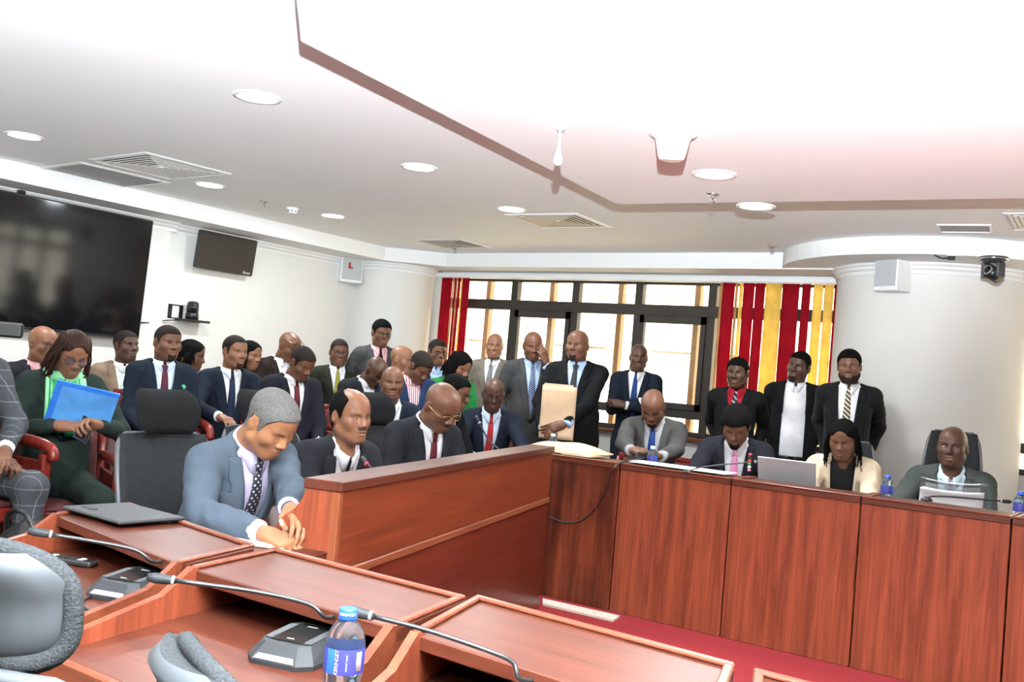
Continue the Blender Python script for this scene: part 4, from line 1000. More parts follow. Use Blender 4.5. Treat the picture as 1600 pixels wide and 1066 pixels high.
def person(at, label, torso=0, head=(0, 0, 0), lean=None, hip=None, seated=True, arms=None, skin='skin_mid', hairm='hair_black',
           jacket=None, shirt='shirt_white', tie=None, trousers=None, hq=None, glasses=None, fat=0.0, vb=0.16, openj=0.0, h=0.012,
           scale=1.0, knees=None, extra=None, side=0.0, collar=True, dress=False, legs=True, hands=('relax', 'relax'), shw=1.0, tiew=1.0):
    """at = world head centre; torso / head[0] = turn from facing the lens towards image right, head[1] = nod down, head[2] = tilt.
    arms = two (elbow hint, wrist) pairs, right then left, in the person's frame relative to the neck base (x right, y forward, z up)."""
    trousers = trousers or jacket
    hq = dict(hq or {}); hq.setdefault('fat', fat * 0.25)
    at = np.array(at, float)
    d0 = -at[:2] / np.linalg.norm(at[:2]); pr_ = np.array([-d0[1], d0[0]])
    if pr_ @ CR[:2] < 0: pr_ = -pr_
    def heading(a):
        v = math.cos(math.radians(a)) * d0 + math.sin(math.radians(a)) * pr_
        return math.atan2(-v[0], v[1])                             # turn about z that takes +y to v
    ty = heading(torso); hy = heading(head[0])
    RH = rotz(hy - ty) @ rotx(-math.radians(head[1])) @ roty(math.radians(head[2]))      # in the figure's frame
    S = scale
    off = np.array([0, 0.035, 0.148]) * S
    neck_w = at - rotz(ty) @ (RH @ off)
    Ltr = 0.54 * S
    if lean is None:
        hp = hip if hip is not None else (0.53 if seated else 0.90 * S)
        cs = min(max((neck_w[2] - hp) / Ltr, 0.72), 1.0); ln = math.acos(cs)
    else: ln = math.radians(lean)
    RT = roty(math.radians(side)) @ rotx(-ln)
    O_w = neck_w - rotz(ty) @ (RT @ np.array([0, -0.015 * S, Ltr]))
    base = np.array([O_w[0], O_w[1], 0.0])
    root = empty('person', base, ty)
    Lc = lambda wp: rotz(-ty) @ (np.array(wp, float) - base)       # world to the figure's frame
    O = Lc(O_w); N = Lc(neck_w); HC = Lc(at)
    T = lambda p: RT @ (np.array(p, float) * S) + O                # trunk frame to the figure's frame
    Ti = lambda p: (RT.T @ (np.array(p, float) - O)) / S
    # ---- joints
    shx = 0.170 * shw
    sh = [T((shx, -0.012, 0.475)), T((-shx, -0.012, 0.475))]
    Lu, Lf = 0.285 * S, 0.255 * S
    if arms is None:
        arms = [((0.35, -0.1, -0.4), (0.10, 0.30, -0.43)), ((-0.35, -0.1, -0.4), (-0.10, 0.30, -0.43))] if seated else \
               [((0.4, -0.2, -0.3), (0.25, 0.06, -0.56)), ((-0.4, -0.2, -0.3), (-0.25, 0.06, -0.56))]
    J = []
    for k in range(2):
        hint, wpt = arms[k][0], arms[k][1]
        wv = N + np.array(wpt) * S if len(arms[k]) < 4 or arms[k][3] != 'w' else Lc(wpt)
        d = wv - sh[k]; D = np.linalg.norm(d)
        D2 = min(D, (Lu + Lf) * 0.985); wv = sh[k] + d / D * D2
        a = (Lu * Lu - Lf * Lf + D2 * D2) / (2 * D2); hh = math.sqrt(max(Lu * Lu - a * a, 0))
        ax = d / D; hv = N + np.array(hint) - sh[k]; hv = hv - ax * (hv @ ax); hv = unit(hv)
        el = sh[k] + ax * a + hv * hh
        J.append((sh[k], el, wv))
    # ---- trunk shapes (trunk frame)
    f = fat
    def trunk(o, sk):
        L = [p_el((0, 0.0, 0.345), (0.150 * shw + o + f * 0.4, 0.108 + o + f * 0.5, 0.19 + o)),
             p_el((0, 0.012 + f * 0.5, 0.13), (0.142 + o + f, 0.112 + o + f, 0.19 + o), 0.06),
             p_el((0, -0.008, -0.01), (0.155 + o + f * 0.8, 0.118 + o + f * 0.7, 0.13 + o), 0.06)]
        if sk: L.append(p_el((0, -0.005, -0.13), (0.16 + o + f * 0.7, 0.12 + o + f * 0.6, 0.15 + o), 0.06))
        L.append(p_rc((-shx + 0.03, -0.014, 0.478), (shx - 0.03, -0.014, 0.478), 0.05 + o, 0.05 + o, 0.05))
        for s in (-1, 1): L.append(p_rc((0.03 * s, -0.02, 0.545), (0.14 * s * shw, -0.015, 0.487), 0.028 + o, 0.036 + o, 0.05))
        return L
    # ---- body: one mesh of head, hands and the figure under the clothes
    (hp_, hf_, slot), eye, (hv_, hf2), brd = build_head(hq, 0.0038 if h < 0.011 else 0.0046)
    place = lambda p: (RH @ (np.asarray(p) * S).T).T + HC
    BV = [place(hp_)]; BF = [tuple(r) for r in hf_]; BM = list(slot); nb = len(hp_)
    if eye.v:
        BV.append(place(np.array(eye.v))); BF += [tuple(i + nb for i in q_) for q_ in eye.f]; BM += eye.m; nb += len(eye.v)
    hand_frames = []
    for k in range(2):
        s_, e_, w_ = J[k]
        spec = arms[k][2] if len(arms[k]) > 2 and arms[k][2] else None
        fd = unit(w_ - e_) if spec is None else unit(spec[0])
        bk = np.array([0, 0.25, 1.0]) if spec is None else np.array(spec[1], float)
        if spec is None and not seated and w_[2] < N[2] - 0.45: bk = np.array([1.0 if k == 0 else -1.0, 0.3, 0])
        bk = unit(bk - fd * (bk @ fd)); xx = np.cross(fd, bk)
        M = np.stack([xx, fd, bk], 1)
        p, f_ = build_hand(hands[k], 0.0035 if h < 0.011 else 0.005)
        p = p * S
        if k == 1: p = p * np.array([-1, 1, 1]); f_ = f_[:, ::-1]
        wc = w_ + fd * 0.036
        hand_frames.append((wc, M))
        BV.append((M @ p.T).T + wc); BF += [tuple(r + nb) for r in f_]; BM += [0] * len(f_); nb += len(p)
    inner = [(p[0], T(p[1]), *( (T(p[2]), p[3] * S, p[4] * S) if p[0] == 'c' else (p[2] * S, RT, None)), p[5]) for p in trunk(-0.022, not seated)]
    for s_, e_, w_ in J: inner += [p_rc(s_, e_, 0.042, 0.034), p_rc(e_, w_, 0.033, 0.024)]
    inner.append(p_rc(N - np.array([0, 0, 0.06]), N + (HC - N) * 0.35, 0.045, 0.045))
    # legs
    hipj = [O + np.array([0.085 * S, 0, -0.03]), O + np.array([-0.085 * S, 0, -0.03])]
    LG = []
    for k in range(2):
        sx = 1 if k == 0 else -1
        if seated:
            kn = np.array(knees[k]) if knees else np.array([0.13 * sx, O[1] + 0.43, max(O[2] - 0.03, 0.46)])
            an = np.array([kn[0] + 0.01 * sx, kn[1] + (knees[2] if knees and len(knees) > 2 else -0.03), 0.09])
        else:
            kn = np.array([0.10 * sx, O[1] + 0.02, O[2] * 0.53]); an = np.array([0.11 * sx, O[1] - 0.02, 0.09])
        LG.append((hipj[k], kn, an))
    if legs:
        for a, b, c in LG: inner += [p_rc(a, b, 0.06, 0.045), p_rc(b, c, 0.042, 0.03)]
    lo, hi = bounds(inner, 0.05)
    p, f_ = net(lambda X, Y, Z: union(inner, X, Y, Z), lo, hi, 0.024)
    BV.append(p); BF += [tuple(r + nb) for r in f_]; BM += [0] * len(f_); nb += len(p)
    obj('body', np.concatenate(BV), BF, [MATS[skin], MATS['lip_' + skin], MATS['eye_white'], MATS['eye_iris']], root, True, BM)
    if len(hv_): obj('hair', place(hv_), hf2, MATS[hairm], root, True)
    if brd is not None: obj('beard' if hq.get('beard') or hq.get('goatee') else 'moustache', place(brd[0]), brd[1], MATS['beard_black' if hq.get('goatee', 0) > 1 else 'beard_stubble'], root, True)
    # ---- jacket
    sk = not seated
    zt, hwt = 0.56, 0.078
    def hw(z):
        return np.where(z > vb, (z - vb) / (zt - vb) * (hwt - openj) + openj, openj if openj > 0 else -0.05)
    jp = trunk(0.016, sk)
    ntr = len(jp)
    arm_p = []
    for (s_, e_, w_) in J:
        a, b, c = Ti(s_), Ti(e_), Ti(w_)
        arm_p.append([p_rc(a, b, 0.066, 0.054), p_rc(b, c - unit(c - b) * 0.012, 0.053, 0.041, 0.02)])
    seed = len(bpy.data.objects) % 17
    zcut = -0.235 if sk else -0.06
    def trunk_j(X, Y, Z):
        d = union(jp, X, Y, Z) + wr(X, Y, Z, 0.0035, seed)
        cutR = np.maximum(np.abs(X) - hw(Z), 0.015 - Y)
        d = np.maximum(d, -cutR)
        d = np.maximum(d, -ev(p_rc((0, -0.022, 0.5), (0, 0.0, 0.64), 0.066, 0.075), X, Y, Z))
        return np.maximum(d, zcut - Z)
    def jack(X, Y, Z):
        d = trunk_j(X, Y, Z)
        for ap in arm_p:
            a = union(ap, X, Y, Z) + wr(X, Y, Z, 0.006, seed + 3)
            d = smin(d, a, 0.028)
        return d
    def march(func, xs, zs, y0=0.42):
        y = np.full(xs.shape, y0)
        for _ in range(40): y = y - np.clip(func(xs, y, zs), -0.01, 0.06) * 0.8
        return y
    def drape(func, xs, zs, th, lift=0.0):
        y = march(func, xs, zs)
        G = np.stack([xs, y, zs], -1)
        return G
    toF = lambda a: (RT @ (np.asarray(a).reshape(-1, 3) * S).T).T + O
    if jacket:
        lo, hi = bounds(jp + [q for ap in arm_p for q in ap], 0.03); lo[2] = max(lo[2], zcut - 0.03)
        p, f_ = net(jack, lo, hi, h)
        jo = obj('jacket', toF(p), f_, MATS[jacket], root, True)
        jn = lambda X, Y, Z: union(jp, X, Y, Z) + wr(X, Y, Z, 0.0035, seed)
        zb = vb if openj == 0 else max(zcut + 0.05, vb - 0.12)
        for sx in (1, -1):
            zs = np.concatenate([np.linspace(max(zb, 0.02), 0.43, 12), [0.432, 0.445, 0.462], np.linspace(0.47, 0.545, 5)])
            inn = np.maximum(hw(zs), 0.0) - 0.004
            t = np.clip((zs - zb) / (0.43 - zb), 0, 1)
            wd = np.where(zs <= 0.43, 0.012 + 0.072 * t ** 0.8, np.where(zs < 0.465, 0.048, 0.056 - (zs - 0.47) * 0.15))
            u = np.linspace(0, 1, 5)
            xs = sx * (inn[:, None] + wd[:, None] * u[None, :]); zz = np.repeat(zs[:, None], 5, 1)
            y = march(jn, xs, zz)
            G = np.stack([xs, y + 0.0015, zz], -1)
            mb = MB(); Gf = toF(G).reshape(*G.shape)
            fwd = RT @ np.array([0, 1.0, 0])
            mb.sheet(Gf, 0.0055, np.broadcast_to(fwd, Gf.shape)); mb.build('lapel', MATS[jacket], jo, True)
        mb = MB(); n = 15                                           # jacket collar behind the neck
        ring = []
        for i in range(n):
            a = math.radians(70 + 220 * i / (n - 1)); ca, sa = math.cos(a), math.sin(a)
            q0 = [(0.068, 0.585 - 0.022 * (ca + 1)), (0.073, 0.592 - 0.022 * (ca + 1)), (0.094, 0.545 - 0.02 * (ca + 1)), (0.088, 0.525 - 0.02 * (ca + 1))]
            ring.append([(r_ * sa, -0.014 + r_ * ca, z_ - 0.006) for r_, z_ in q0])
        V_ = [c for r_ in ring for c in r_]; F_ = []
        for i in range(n - 1):
            for j in range(4): F_.append((i * 4 + j, (i + 1) * 4 + j, (i + 1) * 4 + (j + 1) % 4, i * 4 + (j + 1) % 4))
        F_ += [(0, 1, 2, 3), tuple((n - 1) * 4 + j for j in (3, 2, 1, 0))]
        obj('collar', toF(V_), F_, MATS[jacket], jo, True)
    # ---- shirt
    sp = trunk(0.004, False)
    def shirt_f(X, Y, Z):
        return union(sp, X, Y, Z) + wr(X, Y, Z, 0.0015, seed + 5)
    if shirt:
        if jacket:
            def sf(X, Y, Z): return np.maximum(np.maximum(shirt_f(X, Y, Z), -0.03 - Y), np.maximum((0.0 if openj > 0.06 and not seated else -0.09) - Z, np.abs(X) - 0.13))
            p, f_ = net(sf, (-0.14, -0.05, -0.1), (0.14, 0.26 + fat, 0.575), 0.010)
        else:
            def sf(X, Y, Z):
                d = np.maximum(union(trunk(0.012, True), X, Y, Z) + wr(X, Y, Z, 0.003, seed), (-0.30 if dress else -0.16) - Z)
                for ap in arm_p: d = smin(d, union(ap, X, Y, Z) + wr(X, Y, Z, 0.004, seed + 3) + 0.008, 0.028)
                return np.maximum(d, -ev(p_rc((0, -0.022, 0.52), (0, 0.0, 0.64), 0.06, 0.075), X, Y, Z))
            lo, hi = bounds(trunk(0.02, True) + [q for ap in arm_p for q in ap], 0.03)
            p, f_ = net(sf, lo, hi, h)
        so = obj('shirt', toF(p), f_, MATS[shirt], root, True)
        if collar:
            ring = []; n = 25; SF = []
            for i in range(n):
                a = math.radians(9 + 342 * i / (n - 1)); ca, sa = math.cos(a), math.sin(a)
                zt_ = 0.598 - 0.016 * (ca + 1)
                wing = max(0, (ca - 0.8) / 0.2)
                q0 = [(0.061, zt_ - 0.05), (0.061, zt_), (0.066, zt_), (0.081 + 0.016 * wing, zt_ - 0.04 - 0.034 * wing), (0.077 + 0.016 * wing, zt_ - 0.043 - 0.034 * wing)]
                ring.append([(r_ * sa, -0.012 + r_ * ca + 0.012 * wing, z_ - 0.006) for r_, z_ in q0])
            V_ = [c for r_ in ring for c in r_]
            for i in range(n - 1):
                for j in range(5): SF.append((i * 5 + j, (i + 1) * 5 + j, (i + 1) * 5 + (j + 1) % 5, i * 5 + (j + 1) % 5))
            SF += [(0, 1, 2, 3, 4), tuple((n - 1) * 5 + t for t in (4, 3, 2, 1, 0))]
            obj('shirt_collar', toF(V_), SF, MATS[shirt], so, True)
        if jacket and collar:
            for s_, e_, w_ in J:
                ax = unit(w_ - e_); MB().tube([w_ - ax * 0.03, w_ + ax * 0.020, w_ + ax * 0.024], [0.038, 0.037, 0.033], 14, True).build('cuff', MATS[shirt], so, True)
    # ---- tie
    if tie:
        fwd = RT @ np.array([0, 1.0, 0])
        zs = np.linspace(max(vb - 0.10, 0.0), 0.512, 16); u = np.linspace(-1, 1, 5)
        wd = 0.043 * tiew - (zs - zs[0]) / (0.512 - zs[0]) * (0.043 * tiew - 0.017)
        wd[0] *= 0.55
        xs = wd[:, None] * u[None, :]; zz = np.repeat(zs[:, None], 5, 1)
        y = march(shirt_f, xs, zz); y = y + 0.004 * (1 - u[None, :] ** 2) + 0.001
        G = toF(np.stack([xs, y, zz], -1)).reshape(len(zs), 5, 3)
        mb = MB(); mb.sheet(G, 0.004, np.broadcast_to(fwd, G.shape))
        to = mb.build('tie', MATS[tie], root, True)
        y0 = float(march(shirt_f, np.array([0.0]), np.array([0.51]))[0])
        mb = MB(); kn = []
        for i, (z_, w_) in enumerate(((0.492, 0.012), (0.5, 0.019), (0.535, 0.025), (0.541, 0.02))):
            kn.append([(w_ * math.cos(t), y0 + (0.012 if 0 < i < 3 else 0.006) + 0.011 * math.sin(t) - (z_ - 0.5) * 0.45, z_) for t in np.linspace(0, 2 * math.pi, 9)[:-1]])
        V_ = [c for r_ in kn for c in r_]; F_ = [(i * 8 + j, i * 8 + (j + 1) % 8, (i + 1) * 8 + (j + 1) % 8, (i + 1) * 8 + j) for i in range(3) for j in range(8)]
        F_ += [tuple(range(7, -1, -1)), tuple(range(24, 32))]
        obj('tie_knot', toF(V_), F_, MATS[tie], to, True)
    # ---- trousers and shoes
    if legs and trousers:
        tp = [(p[0], T(p[1]), *((T(p[2]), p[3] * S, p[4] * S) if p[0] == 'c' else (p[2] * S, RT, None)), p[5]) for p in trunk(0.002, sk)[2:3 + int(sk)]]
        for a, b, c in LG:
            tp += [p_rc(a, b, 0.092 + f * 0.3, 0.073, 0.05), p_rc(b, c, 0.07, 0.056, 0.03)]
        lo, hi = bounds(tp, 0.03)
        p, f_ = net(lambda X, Y, Z: union(tp, X, Y, Z) + wr(X, Y, Z, 0.004, seed + 7), lo, hi, max(h, 0.014))
        obj('trousers', p, f_, MATS[trousers], root, True)
        for a, b, c in LG:
            sp_ = [p_rc((c[0], c[1] - 0.05, 0.045), (c[0], c[1] + 0.06, 0.042), 0.042, 0.042), p_rc((c[0], c[1] + 0.06, 0.035), (c[0], c[1] + 0.17, 0.028), 0.044, 0.028), p_rc((c[0], c[1], 0.05), (c[0], c[1], 0.1), 0.04, 0.04)]
            lo, hi = bounds(sp_, 0.02)
            p, f_ = net(lambda X, Y, Z: np.maximum(union(sp_, X, Y, Z), 0.002 - Z), lo, hi, 0.012)
            obj('shoe', p, f_, MATS['shoe_black'], root, True)
    if openj > 0.06 and not seated:                                # belt
        xs, zz = np.meshgrid(np.linspace(-0.125, 0.125, 9), np.linspace(-0.028, 0.006, 3)); y = march(shirt_f, xs, zz) + 0.003
        G = toF(np.stack([xs, y, zz], -1)).reshape(3, 9, 3); fw_ = np.broadcast_to(RT @ np.array([0, 1.0, 0]), G.shape)
        bo = MB().sheet(G, 0.005, fw_).build('belt', MATS['shoe_black'], root, True)
        G2 = toF(np.stack([xs[:, 3:6] * 0.7, y[:, 3:6] + 0.006, zz[:, 3:6]], -1)).reshape(3, 3, 3); MB().sheet(G2, 0.004, fw_[:, 3:6]).build('buckle', MATS['eye_iris'], bo)
    # ---- glasses
    if glasses:
        gz, gy = (0.062, 0.02) if glasses == 'raised' else (0.0, 0.0)
        mb = MB()
        for s in (-1, 1):
            rim = []
            for i in range(17):
                a = 2 * math.pi * i / 16
                rim.append((0.032 * s + 0.024 * math.copysign(abs(math.cos(a)) ** 0.75, math.cos(a)), 0.097 - abs(0.032 + 0.02 * math.cos(a) * s * s) * 0.12 + gy * 0, -0.002 + 0.0175 * math.copysign(abs(math.sin(a)) ** 0.75, math.sin(a)) + gz))
            mb.tube(rim, 0.0018, 5, False)
            mb.tube([(0.056 * s, 0.09, 0.004 + gz), (0.074 * s * hq.get('w', 1), 0.07, 0.006 + gz), (0.082 * s * hq.get('w', 1), -0.005, 0.01 + gz), (0.08 * s, -0.02, -0.004 + gz)], 0.0017, 5)
        mb.tube([(-0.009, 0.097, 0.003 + gz), (0, 0.1005, 0.006 + gz), (0.009, 0.097, 0.003 + gz)], 0.0017, 5)
        mb.v = [tuple(v) for v in place(np.array(mb.v))]
        go = mb.build('glasses', MATS['frame_gold' if glasses in ('raised', 'gold') else 'frame_black'], root, True)
        for s in (-1, 1):
            V_ = [(0.032 * s + 0.0235 * math.copysign(abs(math.cos(a)) ** 0.75, math.cos(a)), 0.0935 + dy_, -0.002 + 0.017 * math.copysign(abs(math.sin(a)) ** 0.75, math.sin(a)) + gz) for dy_ in (-0.0008, 0.0008) for a in np.linspace(0, 2 * math.pi, 17)[:-1]]
            F_ = [tuple(range(15, -1, -1)), tuple(range(16, 32))] + [(i, (i + 1) % 16, (i + 1) % 16 + 16, i + 16) for i in range(16)]
            obj('lens', place(np.array(V_)), F_, MATS['lens_glass'], go)
    tag(root, label, 'person')
    root['_'] = 0; del root['_']
    return dict(root=root, T=T, N=N, O=O, hands=hand_frames, toF=toF, RT=RT, march=march, shirt_f=shirt_f, jn=(lambda X, Y, Z: union(jp, X, Y, Z) + wr(X, Y, Z, 0.0035, seed)), place=place, S=S,
                w=lambda p: rotz(ty) @ np.array(p) + base, ty=ty, base=base)

# ================================================================== the people in the room
def sit(P, kind, label, fwd=0.06, **kw):
    loc = P['w']((0, P['O'][1] + fwd, 0)); loc[2] = 0
    return (office_chair if kind == 'office' else armchair)(loc, P['ty'], label, **kw)
STAND = dict(seated=False, lean=2)
DOWN = ((0.45, -0.25, -0.3), (0.24, 0.05, -0.57)), ((-0.45, -0.25, -0.3), (-0.24, 0.05, -0.57))
DESK = ((0.45, 0.0, -0.35), (0.16, 0.42, -0.30)), ((-0.45, 0.0, -0.35), (-0.16, 0.42, -0.30))
BACK = ((0.32, -0.5, -0.3), (0.13, -0.16, -0.50)), ((-0.32, -0.5, -0.3), (-0.13, -0.16, -0.50))
# --- three men behind the bench desk
wR, wL = PD(399, 829, 3.20), PD(452, 795, 3.32)
P20 = person(PD(424, 661, 3.62), 'man in slate-blue suit writing on a notepad with his head bowed', torso=38, head=(46, 36, 4), hip=0.50, side=4,
    arms=[((0.5, -0.1, -0.3), tuple(wR), ((-0.35, 0.92, -0.22), (0.35, 0.1, 1)), 'w'), ((-0.5, 0.0, -0.4), tuple(wL), ((0.35, 0.9, -0.2), (-0.3, 0, 1)), 'w')], hands=('pen', 'relax'),
    skin='skin_light', hairm='hair_grey', jacket='suit_slate', shirt='shirt_lilac', tie='tie_diamonds', hq=dict(hair='grey', line=0.075, cheek=0.004, jaw=1.1, eyes=False), fat=0.03, h=0.009, vb=0.05, tiew=1.15)
P21 = person(PD(548, 650, 4.45), 'frowning man with receding hair and black tie behind the bench desk', torso=38, head=(38, 4, 3), hip=0.52,
    arms=[((0.5, -0.2, -0.35), (0.10, 0.29, -0.38)), ((-0.5, -0.2, -0.35), (-0.08, 0.29, -0.38))],
    skin='skin_warm', jacket='suit_charcoal', shirt='shirt_white', tie='tie_black', hq=dict(hair='receding', moustache=1, jaw=1.05, gaze=-0.4), h=0.009, vb=0.10)
P22 = person(PD(690, 636, 5.05), 'bald man in glasses and dark suit looking down at the bench desk', torso=38, head=(44, 34, 5), hip=0.52,
    arms=[((0.5, -0.2, -0.35), (0.08, 0.23, -0.36)), ((-0.5, -0.2, -0.35), (-0.10, 0.23, -0.36))],
    skin='skin_mid', jacket='suit_charcoal', shirt='shirt_white', tie='tie_maroon', glasses='gold', hq=dict(hair='none', cheek=0.004, moustache=1, eyes=False, w=1.05), hairm='hair_stubble', fat=0.03, h=0.009, vb=0.05)
P18 = person(PD(712, 613, 6.7), 'man in profile with glasses and pink shirt, half hidden behind the bald man', torso=55, head=(68, 16, 0), skin='skin_mid', jacket='suit_black', shirt='shirt_pink', tie='tie_maroon', glasses='black', hq=dict(hair='low'), hip=0.52, vb=0.1)
P19 = person(PD(771, 617, 7.4), 'man in glasses with a bright red tie and navy suit by the bench end', torso=6, head=(6, 14, 0), skin='skin_dark', jacket='suit_navy', shirt='shirt_pale_blue', tie='tie_red', glasses='black', hq=dict(hair='none'), arms=DESK, hip=0.52, vb=0.05, fat=0.01)
# --- left rows
P1 = person(PD(-42, 512, 4.75), 'man in a grey windowpane-check suit cut off by the left edge', torso=30, head=(40, 5, 0), skin='skin_mid', jacket='suit_check', shirt='shirt_white', hip=0.53, hq=dict(hair='short'), hairm='hair_stubble', h=0.010, arms=[((0.5, -0.1, -0.3), (0.02, 0.30, -0.42)), ((-0.5, -0.1, -0.3), (-0.06, 0.33, -0.40))])
P2 = person(PD(67, 538, 6.6), 'bald man in glasses and pink shirt seated behind the woman in green', torso=25, head=(40, 4, 0), skin='skin_warm', jacket='suit_charcoal', shirt='shirt_pink', glasses='black', hq=dict(hair='none'))
P3 = person(PD(113, 553, 5.3), 'woman in dark green trouser suit and scarf reading her phone', torso=8, head=(16, 26, -4), skin='skin_warm', hairm='hair_brown', jacket='suit_green', shirt='suit_green', collar=False, glasses='black',
    hq=dict(hair='locs', len=0.17, eyes=False, strands=54, jaw=0.92, lip=0.9), hip=0.54, h=0.010, vb=0.2, shw=0.95, fat=0.015,
    arms=[((0.45, -0.1, -0.35), (0.07, 0.31, -0.25), ((-0.85, 0.45, 0.0), (0.2, 0.5, 0.8))), ((-0.45, -0.1, -0.35), (-0.17, 0.31, -0.24), ((0.75, 0.5, 0.1), (-0.2, -0.6, 0.6)))], hands=('relax', 'grip'),
    knees=(np.array([0.17, 0.44, 0.50]), np.array([-0.17, 0.44, 0.50])))
P4 = person(PD(197, 541, 7.5), 'man in a tan blazer and pale patterned tie looking to the right', torso=12, head=(36, -6, 0), skin='skin_dark', jacket='suit_tan', shirt='shirt_white', tie='tie_mint', hq=dict(hair='low'), hairm='hair_stubble', vb=0.08)
P5 = person(PD(262, 536, 6.7), 'heavy man in navy suit with plum tie and green lapel badge', torso=10, head=(26, 2, 0), skin='skin_mid', jacket='suit_navy', shirt='shirt_pale_blue', tie='tie_plum', hq=dict(hair='short', goatee=1, cheek=0.006, jaw=1.1, w=1.05, fore=0.058), hairm='hair_stubble', fat=0.035, vb=0.06, tiew=1.1)
P6 = person(PD(299, 556, 7.7), 'woman with short black twists and a cream jacket, mostly hidden', torso=60, head=(75, 8, 0), skin='skin_mid', jacket='suit_cream', shirt='top_black', collar=False, hq=dict(hair='twists', len=0.10, strands=60))
P7 = person(PD(367, 550, 7.2), 'man in dark blue suit and navy tie gazing right', torso=14, head=(34, 2, 0), skin='skin_warm', jacket='suit_navy', shirt='shirt_white', tie='tie_navy', hq=dict(hair='short', goatee=1, line=0.075), hairm='hair_stubble', vb=0.10, arms=DESK)
P8 = person(PD(391, 556, 8.2), 'woman with long black hair and teal top behind the man in dark blue', torso=30, head=(45, 4, 0), skin='skin_warm', jacket=None, shirt='teal_top', trousers='suit_black', collar=False, hq=dict(hair='bob', len=0.16, strands=60))
P9 = person(PD(452, 542, 8.3), 'man in a brown suit with gold glasses pushed up on his forehead', torso=25, head=(45, 22, 0), hip=0.66, skin='skin_mid', jacket='suit_brown', shirt='shirt_white', glasses='raised', hq=dict(hair='none', w=1.04))
P10 = person(PD(472, 568, 7.1), 'man in dark suit with maroon tie looking down at his lap', torso=24, head=(38, 28, 0), skin='skin_mid', jacket='suit_ink', shirt='shirt_white', tie='tie_maroon', hq=dict(hair='short', eyes=False), hairm='hair_stubble', vb=0.08)
P11 = person(PD(530, 551, 8.7), 'man in dark olive suit and yellow-green tie below the corner column', torso=8, head=(10, 4, 0), hip=0.66, skin='skin_mid', jacket='suit_olive', shirt='shirt_white', tie='tie_lime', glasses='black', hq=dict(hair='low', cheek=0.004), hairm='hair_stubble', fat=0.015)
P12 = person(PD(596, 521, 8.8), 'standing man in grey suit and pink shirt against the corner column', torso=18, head=(20, 8, 0), skin='skin_mid', jacket='suit_grey_mid', shirt='shirt_pink', tie='tie_black', glasses='black', hq=dict(hair='thick'), **STAND, fat=0.01)
P13 = person(PD(587, 581, 8.1), 'man in black suit with his chin on his chest, head bowed', torso=25, head=(42, 40, 0), skin='skin_dark', jacket='suit_charcoal', shirt='shirt_white', hq=dict(hair='none', eyes=False), vb=0.25)
P14 = person(PD(613, 599, 7.05), 'bald man staring at the camera over a black headrest', torso=15, head=(6, 2, 0), skin='skin_mid', jacket='suit_navy', shirt='shirt_white', hq=dict(hair='none', jaw=1.05), arms=DESK)
P15 = person(PD(657, 574, 7.5), 'man in bright navy suit and red-striped shirt bending forward', torso=22, head=(40, 38, 0), skin='skin_mid', jacket='suit_navy_blue', shirt='shirt_striped', hq=dict(hair='low', eyes=False), hairm='hair_stubble', vb=0.15)
P16 = person(PD(683, 551, 9.0), 'man in glasses and blue shirt in front of the left blind', torso=15, head=(24, 4, 0), hip=0.62, skin='skin_mid', jacket='suit_charcoal', shirt='shirt_blue', glasses='black', hq=dict(hair='short'), hairm='hair_stubble')
P17 = person(PD(719, 573, 8.2), 'woman in a bright green dress with a black bob looking down', torso=25, head=(42, 26, 0), skin='skin_warm', jacket=None, shirt='dress_green', trousers='dress_green', collar=False, dress=True, hq=dict(hair='bob', len=0.12, strands=70, eyes=False), hip=0.56)
P34 = person(PD(628, 563, 8.4), 'bare-headed person almost hidden behind the man in grey suit', torso=40, head=(60, 5, 0), skin='skin_warm', jacket='suit_charcoal', shirt='shirt_white', hq=dict(hair='none'), hip=0.6)
# --- standing by the window
P23 = person(PD(773, 541, 8.75), 'slim man in taupe suit and grey tie standing at the window', torso=-12, head=(0, 2, 0), skin='skin_warm', jacket='suit_taupe', shirt='shirt_white', tie='tie_grey', hq=dict(hair='none', w=0.95), **STAND, arms=DOWN, scale=0.94)
P24 = person(PD(833, 541, 8.3), 'man in grey suit rubbing his eye and holding a black notebook', torso=8, head=(8, 12, 4), skin='skin_mid', jacket='suit_grey_mid', shirt='shirt_blue', tie='tie_diag_blue', hq=dict(hair='none'), **STAND, vb=0.05, fat=0.015,
    arms=[((0.45, -0.3, -0.3), (0.20, 0.14, -0.52)), ((-0.42, 0.1, -0.3), (-0.10, 0.22, -0.03), ((0.38, -0.05, 0.9), (-0.3, 0.9, 0.0)))], hands=('grip', 'relax'))
P25 = person(PD(902, 540, 7.75), 'stout man in black suit hugging a large brown envelope', torso=-8, head=(-22, 2, 0), skin='skin_mid', jacket='suit_black', shirt='shirt_blue', tie='tie_charcoal', hq=dict(hair='none', cheek=0.006, jaw=1.12, w=1.06, goatee=1), hairm='hair_stubble', **STAND, fat=0.05, shw=1.1, vb=0.18,
    arms=[((0.5, -0.1, -0.3), (0.19, 0.28, -0.49), ((-0.5, 0.5, -0.5), (0.6, 0.7, 0.2))), ((-0.5, -0.1, -0.3), (0.0, 0.335, -0.47), ((0.9, 0.15, -0.35), (-0.1, 1.0, 0.2)))], hands=('relax', 'flat'))
